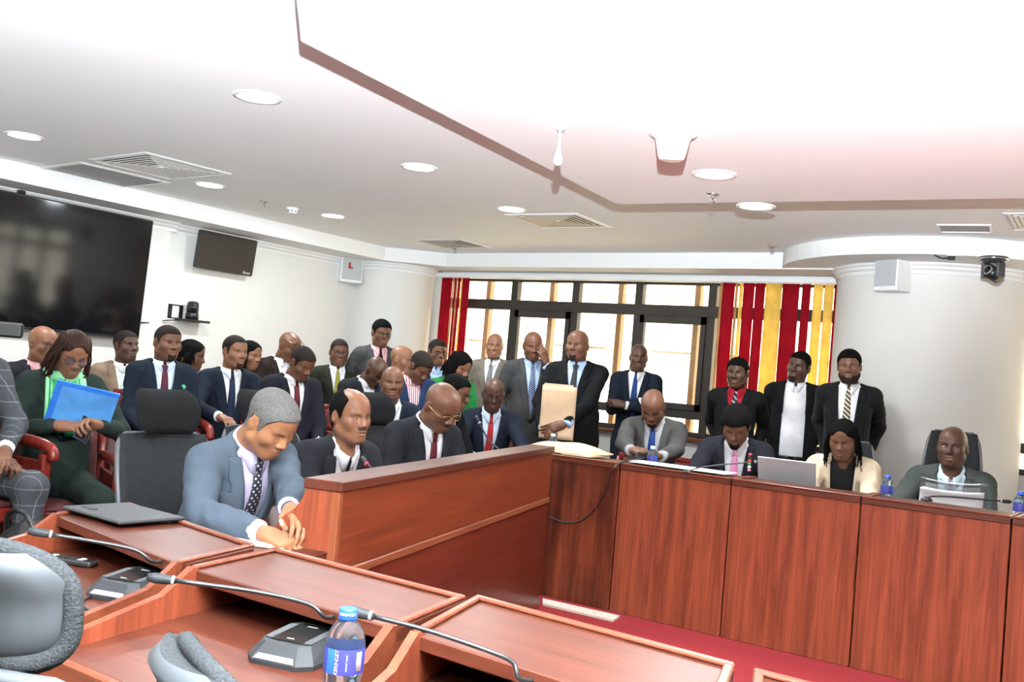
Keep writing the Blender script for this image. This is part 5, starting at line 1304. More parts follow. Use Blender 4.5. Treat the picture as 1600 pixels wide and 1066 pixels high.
P26 = person(PD(998, 559, 8.45), 'lean man in navy suit and blue tie with folded arms', torso=-6, head=(4, 2, 0), skin='skin_dark', jacket='suit_navy', shirt='shirt_white', tie='tie_blue', hq=dict(hair='none', w=0.95, cheek=-0.003), **STAND, scale=0.97, vb=0.12,
    arms=[((0.40, 0.05, -0.32), (-0.06, 0.20, -0.24), ((-1, 0.1, 0.1), (0, 0.9, 0.4))), ((-0.40, 0.05, -0.32), (0.03, 0.24, -0.28), ((1, 0.05, 0.1), (0, 0.9, 0.4)))])
P28 = person(PD(1152, 583, 7.3), 'standing man in black suit, crimson shirt and striped tie', torso=-8, head=(-14, 4, 0), skin='skin_dark', jacket='suit_black', shirt='shirt_red', tie='tie_diag_grey', hq=dict(hair='thick', jaw=1.05, moustache=1, cheek=0.003), **STAND, arms=BACK, scale=0.93, vb=0.2)
P29 = person(PD(1248, 573, 7.6), 'standing man in open black jacket and white shirt without a tie', torso=0, head=(-20, 2, -10), skin='skin_dark', jacket='suit_black', shirt='shirt_white', hq=dict(hair='short', jaw=0.95, goatee=1), hairm='hair_black', **STAND, arms=BACK, openj=0.085, vb=0.45, fat=0.02)
P30 = person(PD(1327, 573, 7.1), 'bearded man in black coat and striped tie standing against the column', torso=-4, head=(-4, 4, 4), skin='skin_mid', jacket='coat_black', shirt='shirt_white', tie='tie_diag_cream', hq=dict(hair='thick', beard=1, jaw=0.95), **STAND, arms=BACK, openj=0.04, vb=0.1)
# --- right-hand desks
def dk(x, y, z=0.80): return (float(x), float(y), z)
P27 = person(PD(1020, 637, 6.75), 'seated man in grey suit and blue tie bent over his phone', torso=-6, head=(-8, 38, 2), skin='skin_mid', jacket='suit_grey', shirt='shirt_grey', tie='tie_blue', hq=dict(hair='none', goatee=1, eyes=False), hairm='hair_stubble', hip=0.55, vb=0.08, tiew=1.1,
    arms=[((0.5, 0.0, -0.3), tuple(PD(985, 706, 6.35)), ((-0.7, 0.7, 0.0), (0.2, 0.4, 0.9)), 'w'), ((-0.5, 0.0, -0.3), tuple(PD(1032, 716, 6.3)), ((0.8, 0.5, 0.0), (-0.2, 0.4, 0.9)), 'w')], hands=('grip', 'grip'))
P31 = person(PD(1150, 666, 6.1), 'bearded man with full hair, dark suit and pink tie reading', torso=-4, head=(-6, 34, 0), skin='skin_mid', jacket='suit_ink', shirt='shirt_white', tie='tie_pink', hq=dict(hair='afro', goatee=2, eyes=False, jaw=0.95), hip=0.52, vb=0.05, fat=0.015, arms=DESK, tiew=1.1, h=0.011)
P32 = person(PD(1317, 687, 6.1), 'woman with black braids and cream blazer working at the laptop', torso=-4, head=(-10, 18, 0), skin='skin_mid', jacket='suit_cream', shirt='top_black', collar=False, hq=dict(hair='braids', len=0.20, strands=64, jaw=0.95, gaze=0.0), hip=0.52, vb=0.02, openj=0.05, shw=0.97, arms=[((0.5, -0.05, -0.4), (0.12, 0.42, -0.34)), ((-0.5, -0.05, -0.4), (-0.12, 0.42, -0.34))], h=0.011)
P33 = person(PD(1488, 699, 5.75), 'man in grey-green suit and mauve tie holding papers at the right desk', torso=0, head=(-8, 0, 0), skin='skin_dark', jacket='suit_sage', shirt='shirt_aqua', tie='tie_mauve', hq=dict(hair='none', jaw=1.02, gaze=-0.6), hip=0.52, vb=0.06, fat=0.02, shw=1.06, h=0.011,
    arms=[((0.6, 0.0, -0.3), (0.27, 0.36, -0.38)), ((-0.5, 0.05, -0.4), (-0.13, 0.40, -0.36), ((0.8, 0.5, 0.1), (0, 0.5, 0.9)))])
# --- what they sit on
sit(P20, 'office', 'black mesh office chair with headrest behind the man in slate blue', 0.0, head=1.04)
sit(P21, 'office', 'black mesh office chair behind the frowning man with black tie', 0.02, head=1.04)
sit(P22, 'office', 'black office chair whose headrest hides the staring bald man', 0.02, head=1.06)
sit(P33, 'office', 'black office chair behind the man in grey-green suit', 0.06, head=1.19, plain=True, bw=0.155)
sit(P32, 'office', 'black office chair behind the woman in cream blazer', 0.06, head=1.06, plain=True, bw=0.15)
sit(P31, 'office', 'black office chair of the man with the pink tie', 0.06, head=0.9, plain=True, bw=0.18)
AC = [(P3, 'red wooden armchair under the woman in dark green'), (P1, 'red wooden armchair of the man in check suit'), (P5, 'red wooden armchair of the man with plum tie'), (P7, 'red wooden armchair of the man in dark blue suit'),
      (P10, 'red wooden armchair of the man with maroon tie looking down'), (P2, 'red wooden armchair behind the woman in green'), (P4, 'red wooden armchair under the man in tan blazer'), (P6, 'red wooden armchair under the woman with twists'),
      (P8, 'red wooden armchair under the woman in teal'), (P13, 'red wooden armchair of the man with bowed head'), (P14, 'red wooden armchair of the staring bald man'), (P15, 'red wooden armchair of the man in bright navy'),
      (P17, 'red wooden armchair under the woman in bright green'), (P18, 'red wooden armchair of the man in profile'), (P19, 'red wooden armchair of the man with red tie'), (P27, 'red wooden armchair of the man bent over his phone'),
      (P9, 'tall red wooden armchair of the man in brown suit'), (P11, 'tall red wooden armchair of the man in olive suit'), (P16, 'tall red wooden armchair in front of the left blind'), (P34, 'tall red wooden armchair behind the standing grey suit')]
for P_, lb in AC:
    c_ = sit(P_, 'arm', lb)
    if P_['O'][2] > 0.6: c_.scale = (1, 1, P_['O'][2] / 0.54)

# ================================================================== things on desks and in hands
def depth_of(p): return float((np.array(p) - CP) @ CF)
WATER = None
def water_mat():
    m, nt, b = _new('bottle_plastic')
    b.inputs['Base Color'].default_value = (0.62, 0.86, 1.0, 1); b.inputs['Roughness'].default_value = 0.03
    b.inputs['Transmission Weight'].default_value = 0.95; b.inputs['IOR'].default_value = 1.3
    MATS['bottle_plastic'] = m; return m
WATER = water_mat()
CAPB = mat('cap_blue', (0.02, 0.10, 0.55), 0.35); LABB = mat('label_navy', (0.035, 0.035, 0.22), 0.45); LABL = mat('label_blue', (0.03, 0.14, 0.62), 0.45); WHT = mat('print_white', (0.85, 0.85, 0.88), 0.5)
PAPER = mat('paper_white', (0.84, 0.84, 0.85), 0.8, var=0.02); KRAFT = mat('kraft_paper', (0.62, 0.43, 0.27), 0.8, var=0.1, scale=8, bump=0.1, bscale=60)
def bottle(p, label, rz=0.0, cap=CAPB, big=False):
    r = empty('water_bottle', p, rz); tag(r, label, 'bottle', None)
    prof_ = [(0.0, 0.0), (0.026, 0.0), (0.031, 0.006), (0.0315, 0.03)]
    for k in range(6): prof_ += [(0.0295, 0.036 + k * 0.012), (0.0315, 0.042 + k * 0.012)]
    prof_ += [(0.032, 0.113), (0.032, 0.152), (0.0315, 0.160), (0.028, 0.175), (0.019, 0.188), (0.0135, 0.193), (0.0135, 0.197), (0.0, 0.197)]
    MB().lathe(prof_, (0, 0, 0), 24).build('body', WATER, r, True)
    lb = MB().lathe([(0.0326, 0.112), (0.0328, 0.113), (0.0328, 0.151), (0.0326, 0.152)], (0, 0, 0), 28).build('label', LABB, r, True)
    MB().lathe([(0.0332, 0.1125), (0.0334, 0.113), (0.0334, 0.151), (0.0332, 0.1515)], (0, 0, 0), 6, -2.5, -2.05).build('label_stripe', LABL, lb, True)
    MB().lathe([(0.0332, 0.118), (0.0334, 0.118), (0.0334, 0.148), (0.0332, 0.148)], (0, 0, 0), 5, -0.95, -0.62).build('label_box', WHT, lb, True)
    c = MB().lathe([(0.0, 0.212), (0.0138, 0.212), (0.015, 0.2105), (0.0155, 0.197), (0.0155, 0.194), (0.0, 0.194)], (0, 0, 0), 20).build('cap', cap, r, True)
    if big:
        def wrap(o, R_):                                            # bend flat print round the bottle
            for v in o.data.vertices:
                a = -math.pi / 2 + v.co.x / R_; v.co = (R_ * math.cos(a) + math.cos(a) * v.co.y, R_ * math.sin(a) + math.sin(a) * v.co.y, v.co.z)
        S2 = Matrix(((0, -1, 0, 0), (0, 0, 1, 0), (1, 0, 0, 0.132), (0, 0, 0, 1)))
        t1 = text_mesh('label_print', 'KERINGET', 0.0085, WHT, lb, Matrix.Translation((-0.012, 0, 0)) @ S2); wrap(t1, 0.0333)
        t2 = text_mesh('label_small_print', 'natural water', 0.005, WHT, lb, Matrix.Translation((0.004, 0, 0)) @ S2); wrap(t2, 0.0333)
        t3 = text_mesh('cap_print', 'KERINGET', 0.0065, WHT, c, Matrix(((1, 0, 0, 0), (0, 0, 1, 0), (0, 1, 0, 0.2035), (0, 0, 0, 1)))); wrap(t3, 0.0158)
    return r
p = PZ(545, 950, 0.912); fa = math.atan2(-p[0], p[1]) * -1
bottle((p[0], p[1], 0.70), 'large-looking water bottle with blue label standing on the near desk', math.atan2(-p[1], -p[0]) + math.pi / 2, big=True)
CLR = mat('cap_clear', (0.55, 0.68, 0.78), 0.3)
for px, py, lb, cp in ((1020, 703, 'water bottle with a pale cap beside the man in grey suit', CLR), (1213, 722, 'water bottle with a pale cap left of the laptop', CLR), (1387, 751, 'blue-capped water bottle left of the man with papers', CAPB), (1595, 776, 'blue-capped water bottle at the right edge of the photo', CAPB), (864, 686, 'small water bottle at the far end of the bench desk', CLR)):
    zb = 0.74; q = PY(px, py, 5.58)
    bottle((q[0], q[1], zb), lb, 2.0, cp)

# microphones -------------------------------------------------------
MG = mat('mic_grey', (0.022, 0.023, 0.025), 0.5, var=0.1, spec=0.2); MLT = mat('mic_silver', (0.55, 0.56, 0.57), 0.35); MGR = mat('mic_grille', (0.06, 0.062, 0.066), 0.6, var=0.5, scale=500, bump=0.8, bscale=700)
GLS = mat('mic_glass', (0.012, 0.012, 0.012), 0.12)
def gooseneck(parent, pts, tip=0.055, ring=None, thin=0.0045):
    L = [np.array(p) for p in pts]
    MB().tube(spline(L, 26), thin, 8).build('gooseneck', BLK, parent, True)
    d = unit(L[-1] - L[-2]); e = L[-1]
    hd = MB().tube([e, e + d * 0.012, e + d * 0.02, e + d * tip * 0.75, e + d * tip], [thin + 0.001, thin + 0.004, 0.0095, 0.0105, 0.007], 12).build('capsule', MG, parent, True)
    MB().tube([e + d * 0.004, e + d * 0.009], [thin + 0.0045, thin + 0.005], 12).build('ring', mat('mic_ring_red', (0.6, 0.02, 0.03), 0.4, emit=(1, 0.05, 0.05), estr=0.6) if ring else MLT, hd, True)
def mic_base(px, py, rz, label, z=0.70):
    p = PZ(px, py, z); r = empty('conference_microphone', (p[0], p[1], z), rz); tag(r, label, 'microphone', 'desk conference microphones')
    o8 = [(-0.075, -0.07), (-0.05, -0.095), (0.05, -0.095), (0.075, -0.07), (0.075, 0.06), (0.05, 0.085), (-0.05, 0.085), (-0.075, 0.06)]
    def ring8(k, z): return [(x * k, y * k, z) for x, y in o8]
    zs = [(1.0, 0.0), (1.02, 0.010), (0.98, 0.016), (0.74, 0.040)]
    V = [q for k, z_ in zs for q in ([(x * k, y * k, z_ + (0.012 * (y + 0.1) / 0.2 if z_ > 0.02 else 0)) for x, y in o8])]
    F = [(i * 8 + j, i * 8 + (j + 1) % 8, (i + 1) * 8 + (j + 1) % 8, (i + 1) * 8 + j) for i in range(3) for j in range(8)] + [tuple(range(7, -1, -1)), tuple(range(24, 32))]
    b = obj('housing', V, F, MG, r)
    up_ = lambda x, y: 0.0405 + 0.012 * (y + 0.1) / 0.2
    def plate(nm, x0, x1, y0, y1, m, dz=0.001):
        obj(nm, [(x, y, up_(x, y) + d) for d in (0, dz) for x, y in ((x0, y0), (x1, y0), (x1, y1), (x0, y1))], [(3, 2, 1, 0), (4, 5, 6, 7), (0, 1, 5, 4), (1, 2, 6, 5), (2, 3, 7, 6), (3, 0, 4, 7)], m, r)
    plate('display', -0.036, 0.036, -0.055, 0.055, GLS, 0.0012)
    plate('speaker_grille', 0.037, 0.054, -0.05, 0.045, MGR); plate('speaker_grille', -0.054, -0.037, -0.05, 0.045, MGR)
    plate('logo', -0.012, 0.012, 0.040, 0.045, MLT, 0.0016); plate('logo', -0.008, 0.008, -0.042, -0.038, MLT, 0.0016)
    MB().extrude([(-0.046, 0), (0.046, 0), (0.04, 0.012), (-0.04, 0.012)], (0, -0.096, 0.012), (1, 0, 0), (0, 0.75, 0.66), (0, -0.3, 0.3), 0.006).build('touch_bar', MLT, r)
    MB().tube([(0.045, 0.06, 0.045), (0.045, 0.066, 0.085)], 0.008, 10).build('socket', MLT, r, True)
    return r, p
def mic(px, py, rz, label, npts, cable):
    r, p = mic_base(px, py, rz, label)
    R = rotz(-rz); inv = lambda q: R @ (np.array(q) - np.array([p[0], p[1], 0.70]))
    gooseneck(r, [(0.045, 0.066, 0.08)] + [inv(PD(x, y, d)) for x, y, d in npts])
    MB().tube(spline([inv(PZ(x, y, 0.705)) for x, y in cable], 22), 0.0035, 6).build('cable', BLK, r, True)
d1 = depth_of(PZ(205, 925, 0.72)); d2 = depth_of(PZ(468, 1022, 0.72))
mic(207, 928, math.radians(18), 'grey conference microphone unit on the leftmost near desk', [(238, 878, d1 - 0.02), (212, 860, d1 - 0.04), (150, 847, d1 - 0.06), (84, 836, d1 - 0.09)], [(200, 950), (165, 962), (128, 946), (140, 933), (175, 930)])
mic(468, 1026, math.radians(14), 'grey conference microphone unit beside the near water bottle', [(508, 965, d2 - 0.02), (482, 944, d2 - 0.03), (400, 925, d2 - 0.05), (276, 908, d2 - 0.07)], [(560, 1030), (575, 1000), (590, 990), (600, 1010)])
d3 = 1.72
mic(850, 1120, math.radians(10), 'conference microphone whose arm reaches left from below the frame', [(820, 1064, d3), (802, 1036, d3), (765, 1018, d3), (670, 986, d3 + 0.02), (585, 964, d3 + 0.04)], [(860, 1130), (900, 1140), (920, 1130)])
def small_mic(label, pts, ring=None):
    a = np.array(pts[0]); r = empty('gooseneck_microphone', a); tag(r, label, 'microphone', 'gooseneck microphones across the room')
    MB().lathe([(0.0, -0.008), (0.03, -0.008), (0.03, 0.0), (0.012, 0.012), (0.0, 0.012)], (0, 0, 0), 16).build('foot', BLK, r, True)
    gooseneck(r, [np.array(q) - a for q in pts], ring=ring)
q0 = BW(1.95, 0.30, 0.728)
small_mic('gooseneck microphone in front of the man with red tie', [tuple(BW(1.80, 0.33, 0.708)), tuple(PD(776, 712, 5.35)), tuple(PD(763, 688, 5.4)), tuple(PD(750, 663, 5.45))])
small_mic('microphone with a red lit ring before the frowning man', [tuple(BW(0.72, 0.30, 0.708)), tuple(BW(0.70, 0.27, 0.84)), tuple(PD(578, 733, 3.82)), tuple(PD(574, 727, 3.84))], ring=True)
small_mic('gooseneck microphone with hanging beads before the man with pink tie', [tuple(PZ(1075, 737, 0.86)), tuple(PD(1092, 731, 5.75)), tuple(PD(1120, 727, 5.75)), tuple(PD(1178, 722, 5.72))])
small_mic('gooseneck microphone in front of the papers at the right', [tuple(PZ(1448, 780, 0.86)), tuple(PD(1456, 776, 5.18)), tuple(PD(1490, 777, 5.15)), tuple(PD(1562, 783, 5.1))])
p = PD(1172, 716, 5.72); r = empty('bead_lanyard', p); tag(r, 'short string of red, green and white beads hung on the microphone', 'beads')
for k, m in enumerate((mat('bead_red', (0.5, 0.02, 0.03), 0.4), mat('bead_black', (0.01, 0.01, 0.01), 0.4), MATS['bead_red'], mat('bead_green', (0.05, 0.25, 0.08), 0.4), WHT, mat('bead_pink', (0.7, 0.2, 0.3), 0.4))):
    MB().lathe([(0.0, -0.011), (0.009, -0.006), (0.012, 0.0), (0.009, 0.006), (0.0, 0.011)], (0, 0, 0.02 - k * 0.018), 10).build('bead', m, r, True)

# papers, laptop, envelopes -----------------------------------------
def slab(name, label, cat, c, w, d, th, m, rz, tilt=0.0, rx=0.0, parts=None):
    r = empty(name, c, rz); tag(r, label, cat)
    o = MB().box((-w / 2, -d / 2, 0), (w / 2, d / 2, th), min(0.002, th / 3)).build('sheet' if cat == 'paper' else 'body', m, r); o.rotation_euler = (rx, tilt, 0)
    return r
def pages(name, label, c, w, d, rz, n=3, curl=0.01):
    r = empty(name, c, rz); tag(r, label, 'paper')
    for k in range(n):
        G = [[(x + k * 0.006 * (-1) ** k, y + 0.004 * k, 0.001 + k * 0.0022 + curl * ((x / w) ** 2) * 2 * (k == n - 1)) for y in np.linspace(-d / 2, d / 2, 5)] for x in np.linspace(-w / 2, w / 2, 7)]
        MB().sheet(G, 0.0012, np.broadcast_to(np.array([0, 0, 1.0]), (7, 5, 3))).build('sheet', PAPER, r)
    return r
nb = PZ(440, 842, 0.71)
r = empty('notepad', (nb[0], nb[1], 0.702), ba + 0.15); tag(r, 'open white notepad under the writing hand of the man in slate blue', 'notepad')
MB().box((-0.14, -0.06, 0.0), (0.11, 0.20, 0.006), 0.001).build('cover', mat('notepad_cream', (0.72, 0.64, 0.48), 0.7), r); MB().box((-0.135, -0.055, 0.006), (0.105, 0.195, 0.012), 0.001).build('page', PAPER, r); MB().box((-0.13, -0.05, 0.012), (0.10, 0.19, 0.014), 0.001).build('page', PAPER, r)
wc, Mh = P20['hands'][0]; tipw = P20['w'](wc + Mh @ np.array([-0.02, 0.10, -0.035])); 
r = empty('pen', tipw); tag(r, 'white pen held by the man writing', 'pen')
pd = unit(np.array(PD(430, 793, depth_of(tipw) + 0.03)) - tipw)
MB().tube([-pd * 0.035, -pd * 0.02, pd * 0.10], [0.001, 0.0055, 0.006], 10).build('barrel', WHT, r, True); MB().tube([pd * 0.10, pd * 0.112], [0.006, 0.005], 10).build('cap', WHT, r, True)
c = PZ(1062, 731, 0.861); pages('desk_papers', 'white papers along the desk ledge before the man with pink tie', (c[0], c[1] + 0.02, 0.861), 0.62, 0.2, 0.0, 2, 0.0)
# laptop
c = PZ(1290, 757, 0.80); r = empty('laptop', (c[0], 5.58, 0.742), 0.05); tag(r, 'open silver laptop seen from behind on the right-hand desk', 'laptop')
SIL = mat('laptop_silver', (0.50, 0.51, 0.53), 0.35, 0.6, var=0.02)
MB().box((-0.165, 0.0, 0.0), (0.165, 0.23, 0.014), 0.004).build('base', SIL, r)
ld = MB().box((-0.165, -0.004, 0.0), (0.165, 0.004, 0.225), 0.003).build('lid', SIL, r); ld.location = (0, 0.0, 0.014); ld.rotation_euler = (math.radians(16), 0, 0)
sc_ = MB().box((-0.155, 0.0042, 0.012), (0.155, 0.0052, 0.213)).build('screen', mat('laptop_screen', (0.2, 0.25, 0.3), 0.3, emit=(0.5, 0.6, 0.7), estr=0.5), ld)
MB().box((-0.145, 0.03, 0.014), (0.145, 0.14, 0.0155)).build('keyboard', BLK, r)
# envelope lying on the desk end: puffed kraft bag
c = PZ(932, 706, 0.865); r = empty('flat_envelope', (c[0] - 0.02, 5.33, 0.862), 0.06); tag(r, 'stuffed brown paper envelope lying on the desk end', 'envelope')
G1 = [[(x, y, 0.012 + 0.05 * max(0, 1 - (x / 0.24) ** 4) * max(0, 1 - (y / 0.17) ** 4) + 0.005 * math.sin(23 * x + 9 * y) * math.sin(17 * y - 5 * x)) for y in np.linspace(-0.17, 0.17, 13)] for x in np.linspace(-0.24, 0.24, 17)]
mb = MB(); mb.sheet(G1, -0.01, np.broadcast_to(np.array([0, 0, 1.0]), (17, 13, 3))); mb.build('paper', KRAFT, r, True)
MB().box((0.05, -0.172, 0.0), (0.245, 0.0, 0.006), 0.002).build('flap', KRAFT, r)
# envelope hugged by the stout man
e0 = P25['w']((0.075, P25['N'][1] + 0.305, P25['N'][2] - 0.37)); r = empty('held_envelope', e0, P25['ty'] + 0.05); tag(r, 'large upright brown envelope held against a black suit', 'envelope')
G = [[(x, 0.012 * math.cos(6 * x) + 0.004 * math.sin(19 * z), z) for x in np.linspace(-0.13, 0.13, 9)] for z in np.linspace(-0.21, 0.19, 11)]
MB().sheet(G, 0.016).build('paper', KRAFT, r, True); MB().box((-0.10, 0.0, 0.17), (0.12, 0.02, 0.205), 0.003).build('flap', KRAFT, r)
# papers and clear folder held by the man in grey-green
hp = PD(1487, 788, 5.45); r = empty('held_papers', hp, P33['ty'] + 0.05); tag(r, 'white printed papers in a clear folder held by the man in grey-green', 'paper')
Gp = [[(x, 0.05 * t * t, 0.15 * t - 0.03 + 0.015 * (x / 0.15) ** 2) for x in np.linspace(-0.155, 0.155, 9)] for t in np.linspace(0, 1, 6)]
for k in range(3): MB().sheet(np.array(Gp) * np.array([1 - 0.0 * k, 1, 0.62 - 0.02 * k]) + np.array([0.006 * k, 0.004 * k, 0]), 0.0012).build('sheet', PAPER, r, True)
MB().sheet(np.array(Gp) * np.array([1.08, 1, 1.0]) + np.array([0, -0.012, 0.0]), 0.0012).build('clear_folder', glass('folder_film', (0.85, 0.87, 0.88), 0.15, 0.25), r, True)
# phone and folder of the woman in green
wc, Mh = P3['hands'][1]; hp = P3['w'](wc + Mh @ np.array([0.0, 0.075, -0.035]))
def slab_dev(name, label, c, R, w, h_, th, m, cat='phone', face=None, parts=True):
    r = empty(name, c); tag(r, label, cat)
    V = lambda lo, hi: MB().box(lo, hi, 0.003)
    a = V((-w / 2, -th / 2, -h_ / 2), (w / 2, th / 2, h_ / 2)); a.v = [tuple(R @ np.array(v)) for v in a.v]; a.build('case', m, r)
    b = MB().box((-w / 2 + 0.003, -th / 2 - 0.0006, -h_ / 2 + 0.004), (w / 2 - 0.003, -th / 2, h_ / 2 - 0.004)); b.v = [tuple(R @ np.array(v)) for v in b.v]; b.build('screen', face or SCREEN, r)
    return r
slab_dev('mobile_phone', 'dark blue phone in the hands of the woman in green', P3['w'](wc + Mh @ np.array([0.012, 0.075, -0.03])), rotz(P3['ty'] + math.pi) @ roty(0.5) @ rotx(-0.7), 0.075, 0.155, 0.010, mat('phone_blue', (0.02, 0.03, 0.08), 0.3))
fc = PD(127, 640, 5.12); r = empty('blue_folder', fc, P3['ty'] + 0.0); tag(r, 'shiny blue plastic folder propped on the lap of the woman in green', 'folder')
FB = mat('folder_blue', (0.03, 0.20, 0.75), 0.18, var=0.1); FBL = mat('folder_sheen', (0.10, 0.36, 0.82), 0.12, var=0.25, scale=6)
for nm, m_, y_ in (('back_cover', FB, 0.0), ('front_cover', FBL, 0.007)):
    o = MB().box((-0.155, y_, -0.09), (0.155, y_ + 0.004, 0.13), 0.001).build(nm, m_, r); o.rotation_euler = (math.radians(-18), math.radians(-10), 0)
o = MB().box((-0.155, 0.011, 0.108), (0.155, 0.0125, 0.13), 0.0005).build('top_band', FB, r); o.rotation_euler = (math.radians(-18), math.radians(-10), 0)
o = MB().box((0.125, 0.011, -0.09), (0.155, 0.0125, 0.108), 0.0005).build('side_band', FB, r); o.rotation_euler = (math.radians(-18), math.radians(-10), 0)
slab_dev('mobile_phone', 'black phone in the hands of the man in grey suit', PD(1003, 711, 6.22), rotz(P27['ty'] + math.pi) @ rotx(-1.35), 0.072, 0.14, 0.009, BLK)
wc, Mh = P24['hands'][0]; hp = P24['w'](wc + Mh @ np.array([0.01, 0.08, -0.04]))
slab_dev('pocket_notebook', 'black notebook held at the side of the man rubbing his eye', hp, rotz(P24['ty']) @ roty(0.25), 0.10, 0.19, 0.016, BLK, 'notebook', mat('notebook_cover', (0.02, 0.02, 0.02), 0.5))
# left foreground bits
c = PZ(195, 805, 0.81); r = empty('tablet_case', (c[0], c[1], 0.811), math.radians(178)); tag(r, 'flat black leather tablet case on the near desk ledge', 'case')
MB().box((-0.15, -0.10, 0.0), (0.15, 0.11, 0.010), 0.004).build('cover', mat('leather_black', (0.02, 0.02, 0.021), 0.5, bump=0.2, bscale=300), r); MB().box((0.05, 0.055, 0.010), (0.115, 0.07, 0.0125), 0.001).build('strap_slot', BLK, r)
c = PZ(105, 878, 0.705); r = empty('remote_control', (c[0], c[1], 0.701), math.radians(20)); tag(r, 'black remote control lying on the leftmost near desk', 'remote')
MB().box((-0.085, -0.021, 0.0), (0.085, 0.021, 0.016), 0.005).build('body', BLK, r)
for k in range(4):
    for j in range(2): MB().box((-0.05 + k * 0.03, -0.013 + j * 0.014, 0.016), (-0.035 + k * 0.03, -0.003 + j * 0.014, 0.018), 0.001).build('button', WHT if k % 3 == 0 else MG, r)
c = PZ(18, 842, 0.42); r = empty('black_bag', (c[0] - 0.1, c[1] + 0.1, 0.0)); tag(r, 'slumped black bag at the feet of the man in check suit', 'bag')
def bagf(X, Y, Z): return np.maximum(union([p_el((0, 0, 0.17), (0.24, 0.17, 0.2)), p_el((0.05, 0.0, 0.34), (0.16, 0.10, 0.14), 0.1)], X, Y, Z) + wr(X, Y, Z, 0.012, 3), 0.002 - Z)
v_, f_ = net(bagf, (-0.3, -0.25, -0.02), (0.3, 0.25, 0.55), 0.018); obj('shell', v_, f_, mat('bag_black', (0.012, 0.012, 0.013), 0.6, bump=0.3, bscale=200), r, True)
MB().tube(spline([(-0.12, 0.0, 0.38), (-0.05, -0.04, 0.50), (0.08, -0.04, 0.52), (0.16, 0.0, 0.40)], 14), 0.011, 8).build('strap', BLK, r, True)
c = PD(-4, 514, 5.9); r = empty('video_camera', (c[0], c[1], 0), math.radians(150)); tag(r, 'black video camera on a tripod at the left edge', 'camera')
MB().box((-0.09, -0.14, c[2] - 0.045), (0.09, 0.14, c[2] + 0.045), 0.012).build('body', BLK, r); MB().tube([(0, 0.13, c[2]), (0, 0.22, c[2])], 0.036, 16).build('lens', BLK, r, True); MB().tube([(0, 0, 0.5), (0, 0, c[2] - 0.04)], 0.016, 8).build('column', BLK, r)
for k in range(3):
    a = k * 2.094 + 0.5; MB().tube([(0, 0, c[2] - 0.25), (0.32 * math.cos(a), 0.32 * math.sin(a), 0.005)], 0.011, 8).build('leg', BLK, r)
# cable over the desk end, board on the carpet
r = empty('black_cable', (-2.74, 5.15, 0.0)); tag(r, 'black cable looping down the dark desk end', 'cable')
MB().tube(spline([PZ(1045, 712, 0.875) - np.array([-2.74, 5.15, 0])] + [np.array([PY(x, y, 5.135)[0] + 2.74, -0.015, PY(x, y, 5.135)[2]]) for x, y in ((968, 724), (950, 760), (930, 795), (905, 815), (880, 816), (858, 808))], 40), 0.0045, 6).build('lead', BLK, r, True)
W4 = [PZ(x, y, 0.012)[:2] for x, y in ((848, 935), (968, 962), (958, 969), (848, 943))]
r = empty('white_board', (*W4[0], 0.0)); tag(r, 'white strip of board lying on the red carpet at the desk foot', 'board')
MB().prism([tuple(q - W4[0]) for q in W4][::-1], 0.0, 0.012).build('strip', mat('board_white', (0.68, 0.62, 0.52), 0.7), r)
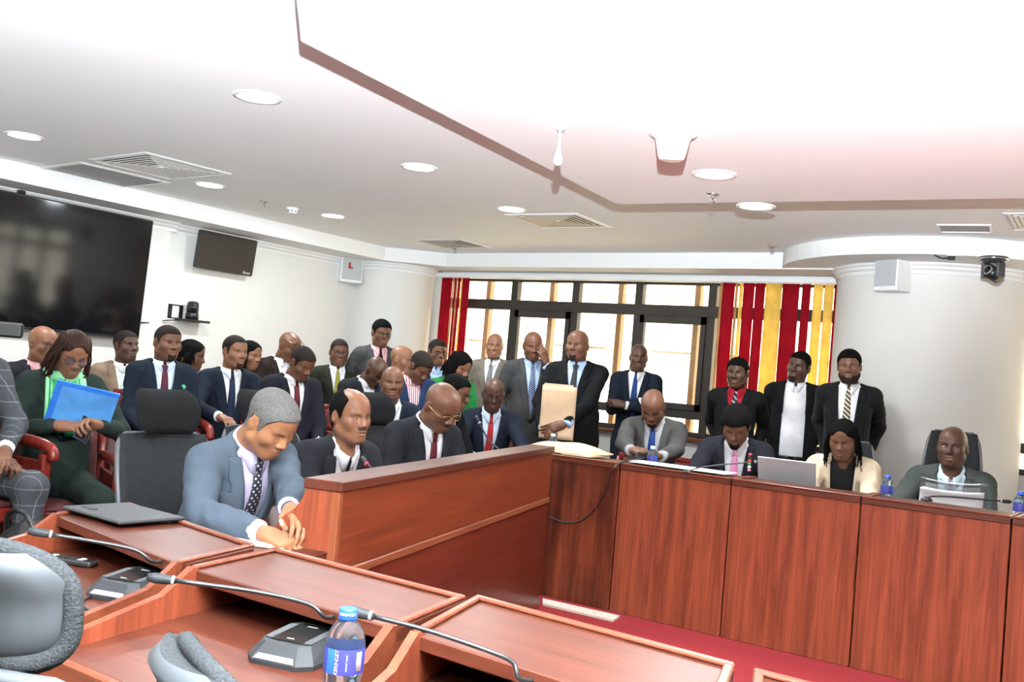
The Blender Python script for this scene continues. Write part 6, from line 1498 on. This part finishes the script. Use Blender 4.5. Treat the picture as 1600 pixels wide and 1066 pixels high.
# badges, scarf, pocket square
def pin(P, x, z, rad, m, name='badge'):
    y = float(P['march'](P['jn'], np.array([x]), np.array([z]))[0])
    o = MB().lathe([(0.0, 0.006), (rad * 0.8, 0.006), (rad, 0.003), (rad, 0.0), (0.0, 0.0)], (0, 0, 0), 16, R=rotx(-math.pi / 2)); c = P['toF'](np.array([[x, y + 0.006, z]]))[0]
    o.v = [tuple(P['RT'] @ np.array(v) + c) for v in o.v]; o.build(name, m, P['root'], True)
pin(P5, -0.125, 0.40, 0.017, mat('badge_green', (0.08, 0.45, 0.20), 0.4)); pin(P21, -0.115, 0.42, 0.009, mat('badge_pale', (0.6, 0.5, 0.35), 0.3, 0.5)); pin(P3, 0.13, 0.25, 0.016, mat('badge_yellow', (0.75, 0.65, 0.25), 0.4), 'name_badge'); pin(P32, 0.02, 0.40, 0.014, mat('pendant_mint', (0.2, 0.7, 0.5), 0.3), 'pendant')
SG = cloth('scarf_light', (0.30, 0.72, 0.36), 0.7); SD = cloth('scarf_dark', (0.03, 0.28, 0.09), 0.7)
ring = [(0.083 * math.sin(a), -0.012 + 0.088 * math.cos(a), 0.548 + 0.02 * math.cos(a + math.pi) + 0.004 * math.sin(5 * a)) for a in np.linspace(0, 2 * math.pi, 33)]
m = MB().tube(ring, 0.030, 10, False); m.v = [tuple(q) for q in P3['toF'](np.array(m.v))]; sc1 = m.build('scarf', SG, P3['root'], True)
for sx, m_, w0, x0, x1, z1 in ((-1, SD, 0.045, 0.03, 0.06, 0.22), (-1, SG, 0.03, 0.075, 0.12, 0.25), (1, SD, 0.045, 0.03, 0.03, 0.24), (1, SG, 0.018, 0.075, 0.07, 0.28)):
    zz = np.linspace(z1, 0.53, 10)[:, None] * np.ones((1, 5)); t = (0.53 - zz) / (0.53 - z1); xx = sx * (x0 + (x1 - x0) * t) + w0 * np.linspace(-1, 1, 5)[None, :]
    y = P3['march'](P3['jn'], xx, zz) + 0.008 + 0.004 * np.sin(np.linspace(0, 9, 5))[None, :]
    G = P3['toF'](np.stack([xx, y, zz], -1)).reshape(10, 5, 3); MB().sheet(G, 0.008, np.broadcast_to(P3['RT'] @ np.array([0, 1.0, 0]), G.shape)).build('scarf_tail', m_, sc1, True)
# near chairs, seen from behind
ca = PD(-4, 932, 1.36); office_chair(tuple(ca[:2] - rotz(math.radians(12))[:2, :2] @ np.array([0, -0.33])) + (0.0,), math.radians(12), 'grey office chair with oval headrest shell at the left edge', seat=0.36, head=float(ca[2]), hw_=0.30, hh=0.165, grey=True)
cb = PD(345, 1108, 1.36); office_chair(tuple(cb[:2] - rotz(math.radians(-24))[:2, :2] @ np.array([0, -0.33])) + (0.0,), math.radians(-24), 'grey office chair whose headrest top shows at the bottom edge', seat=0.36, head=float(cb[2]), hw_=0.30, hh=0.165, grey=True)
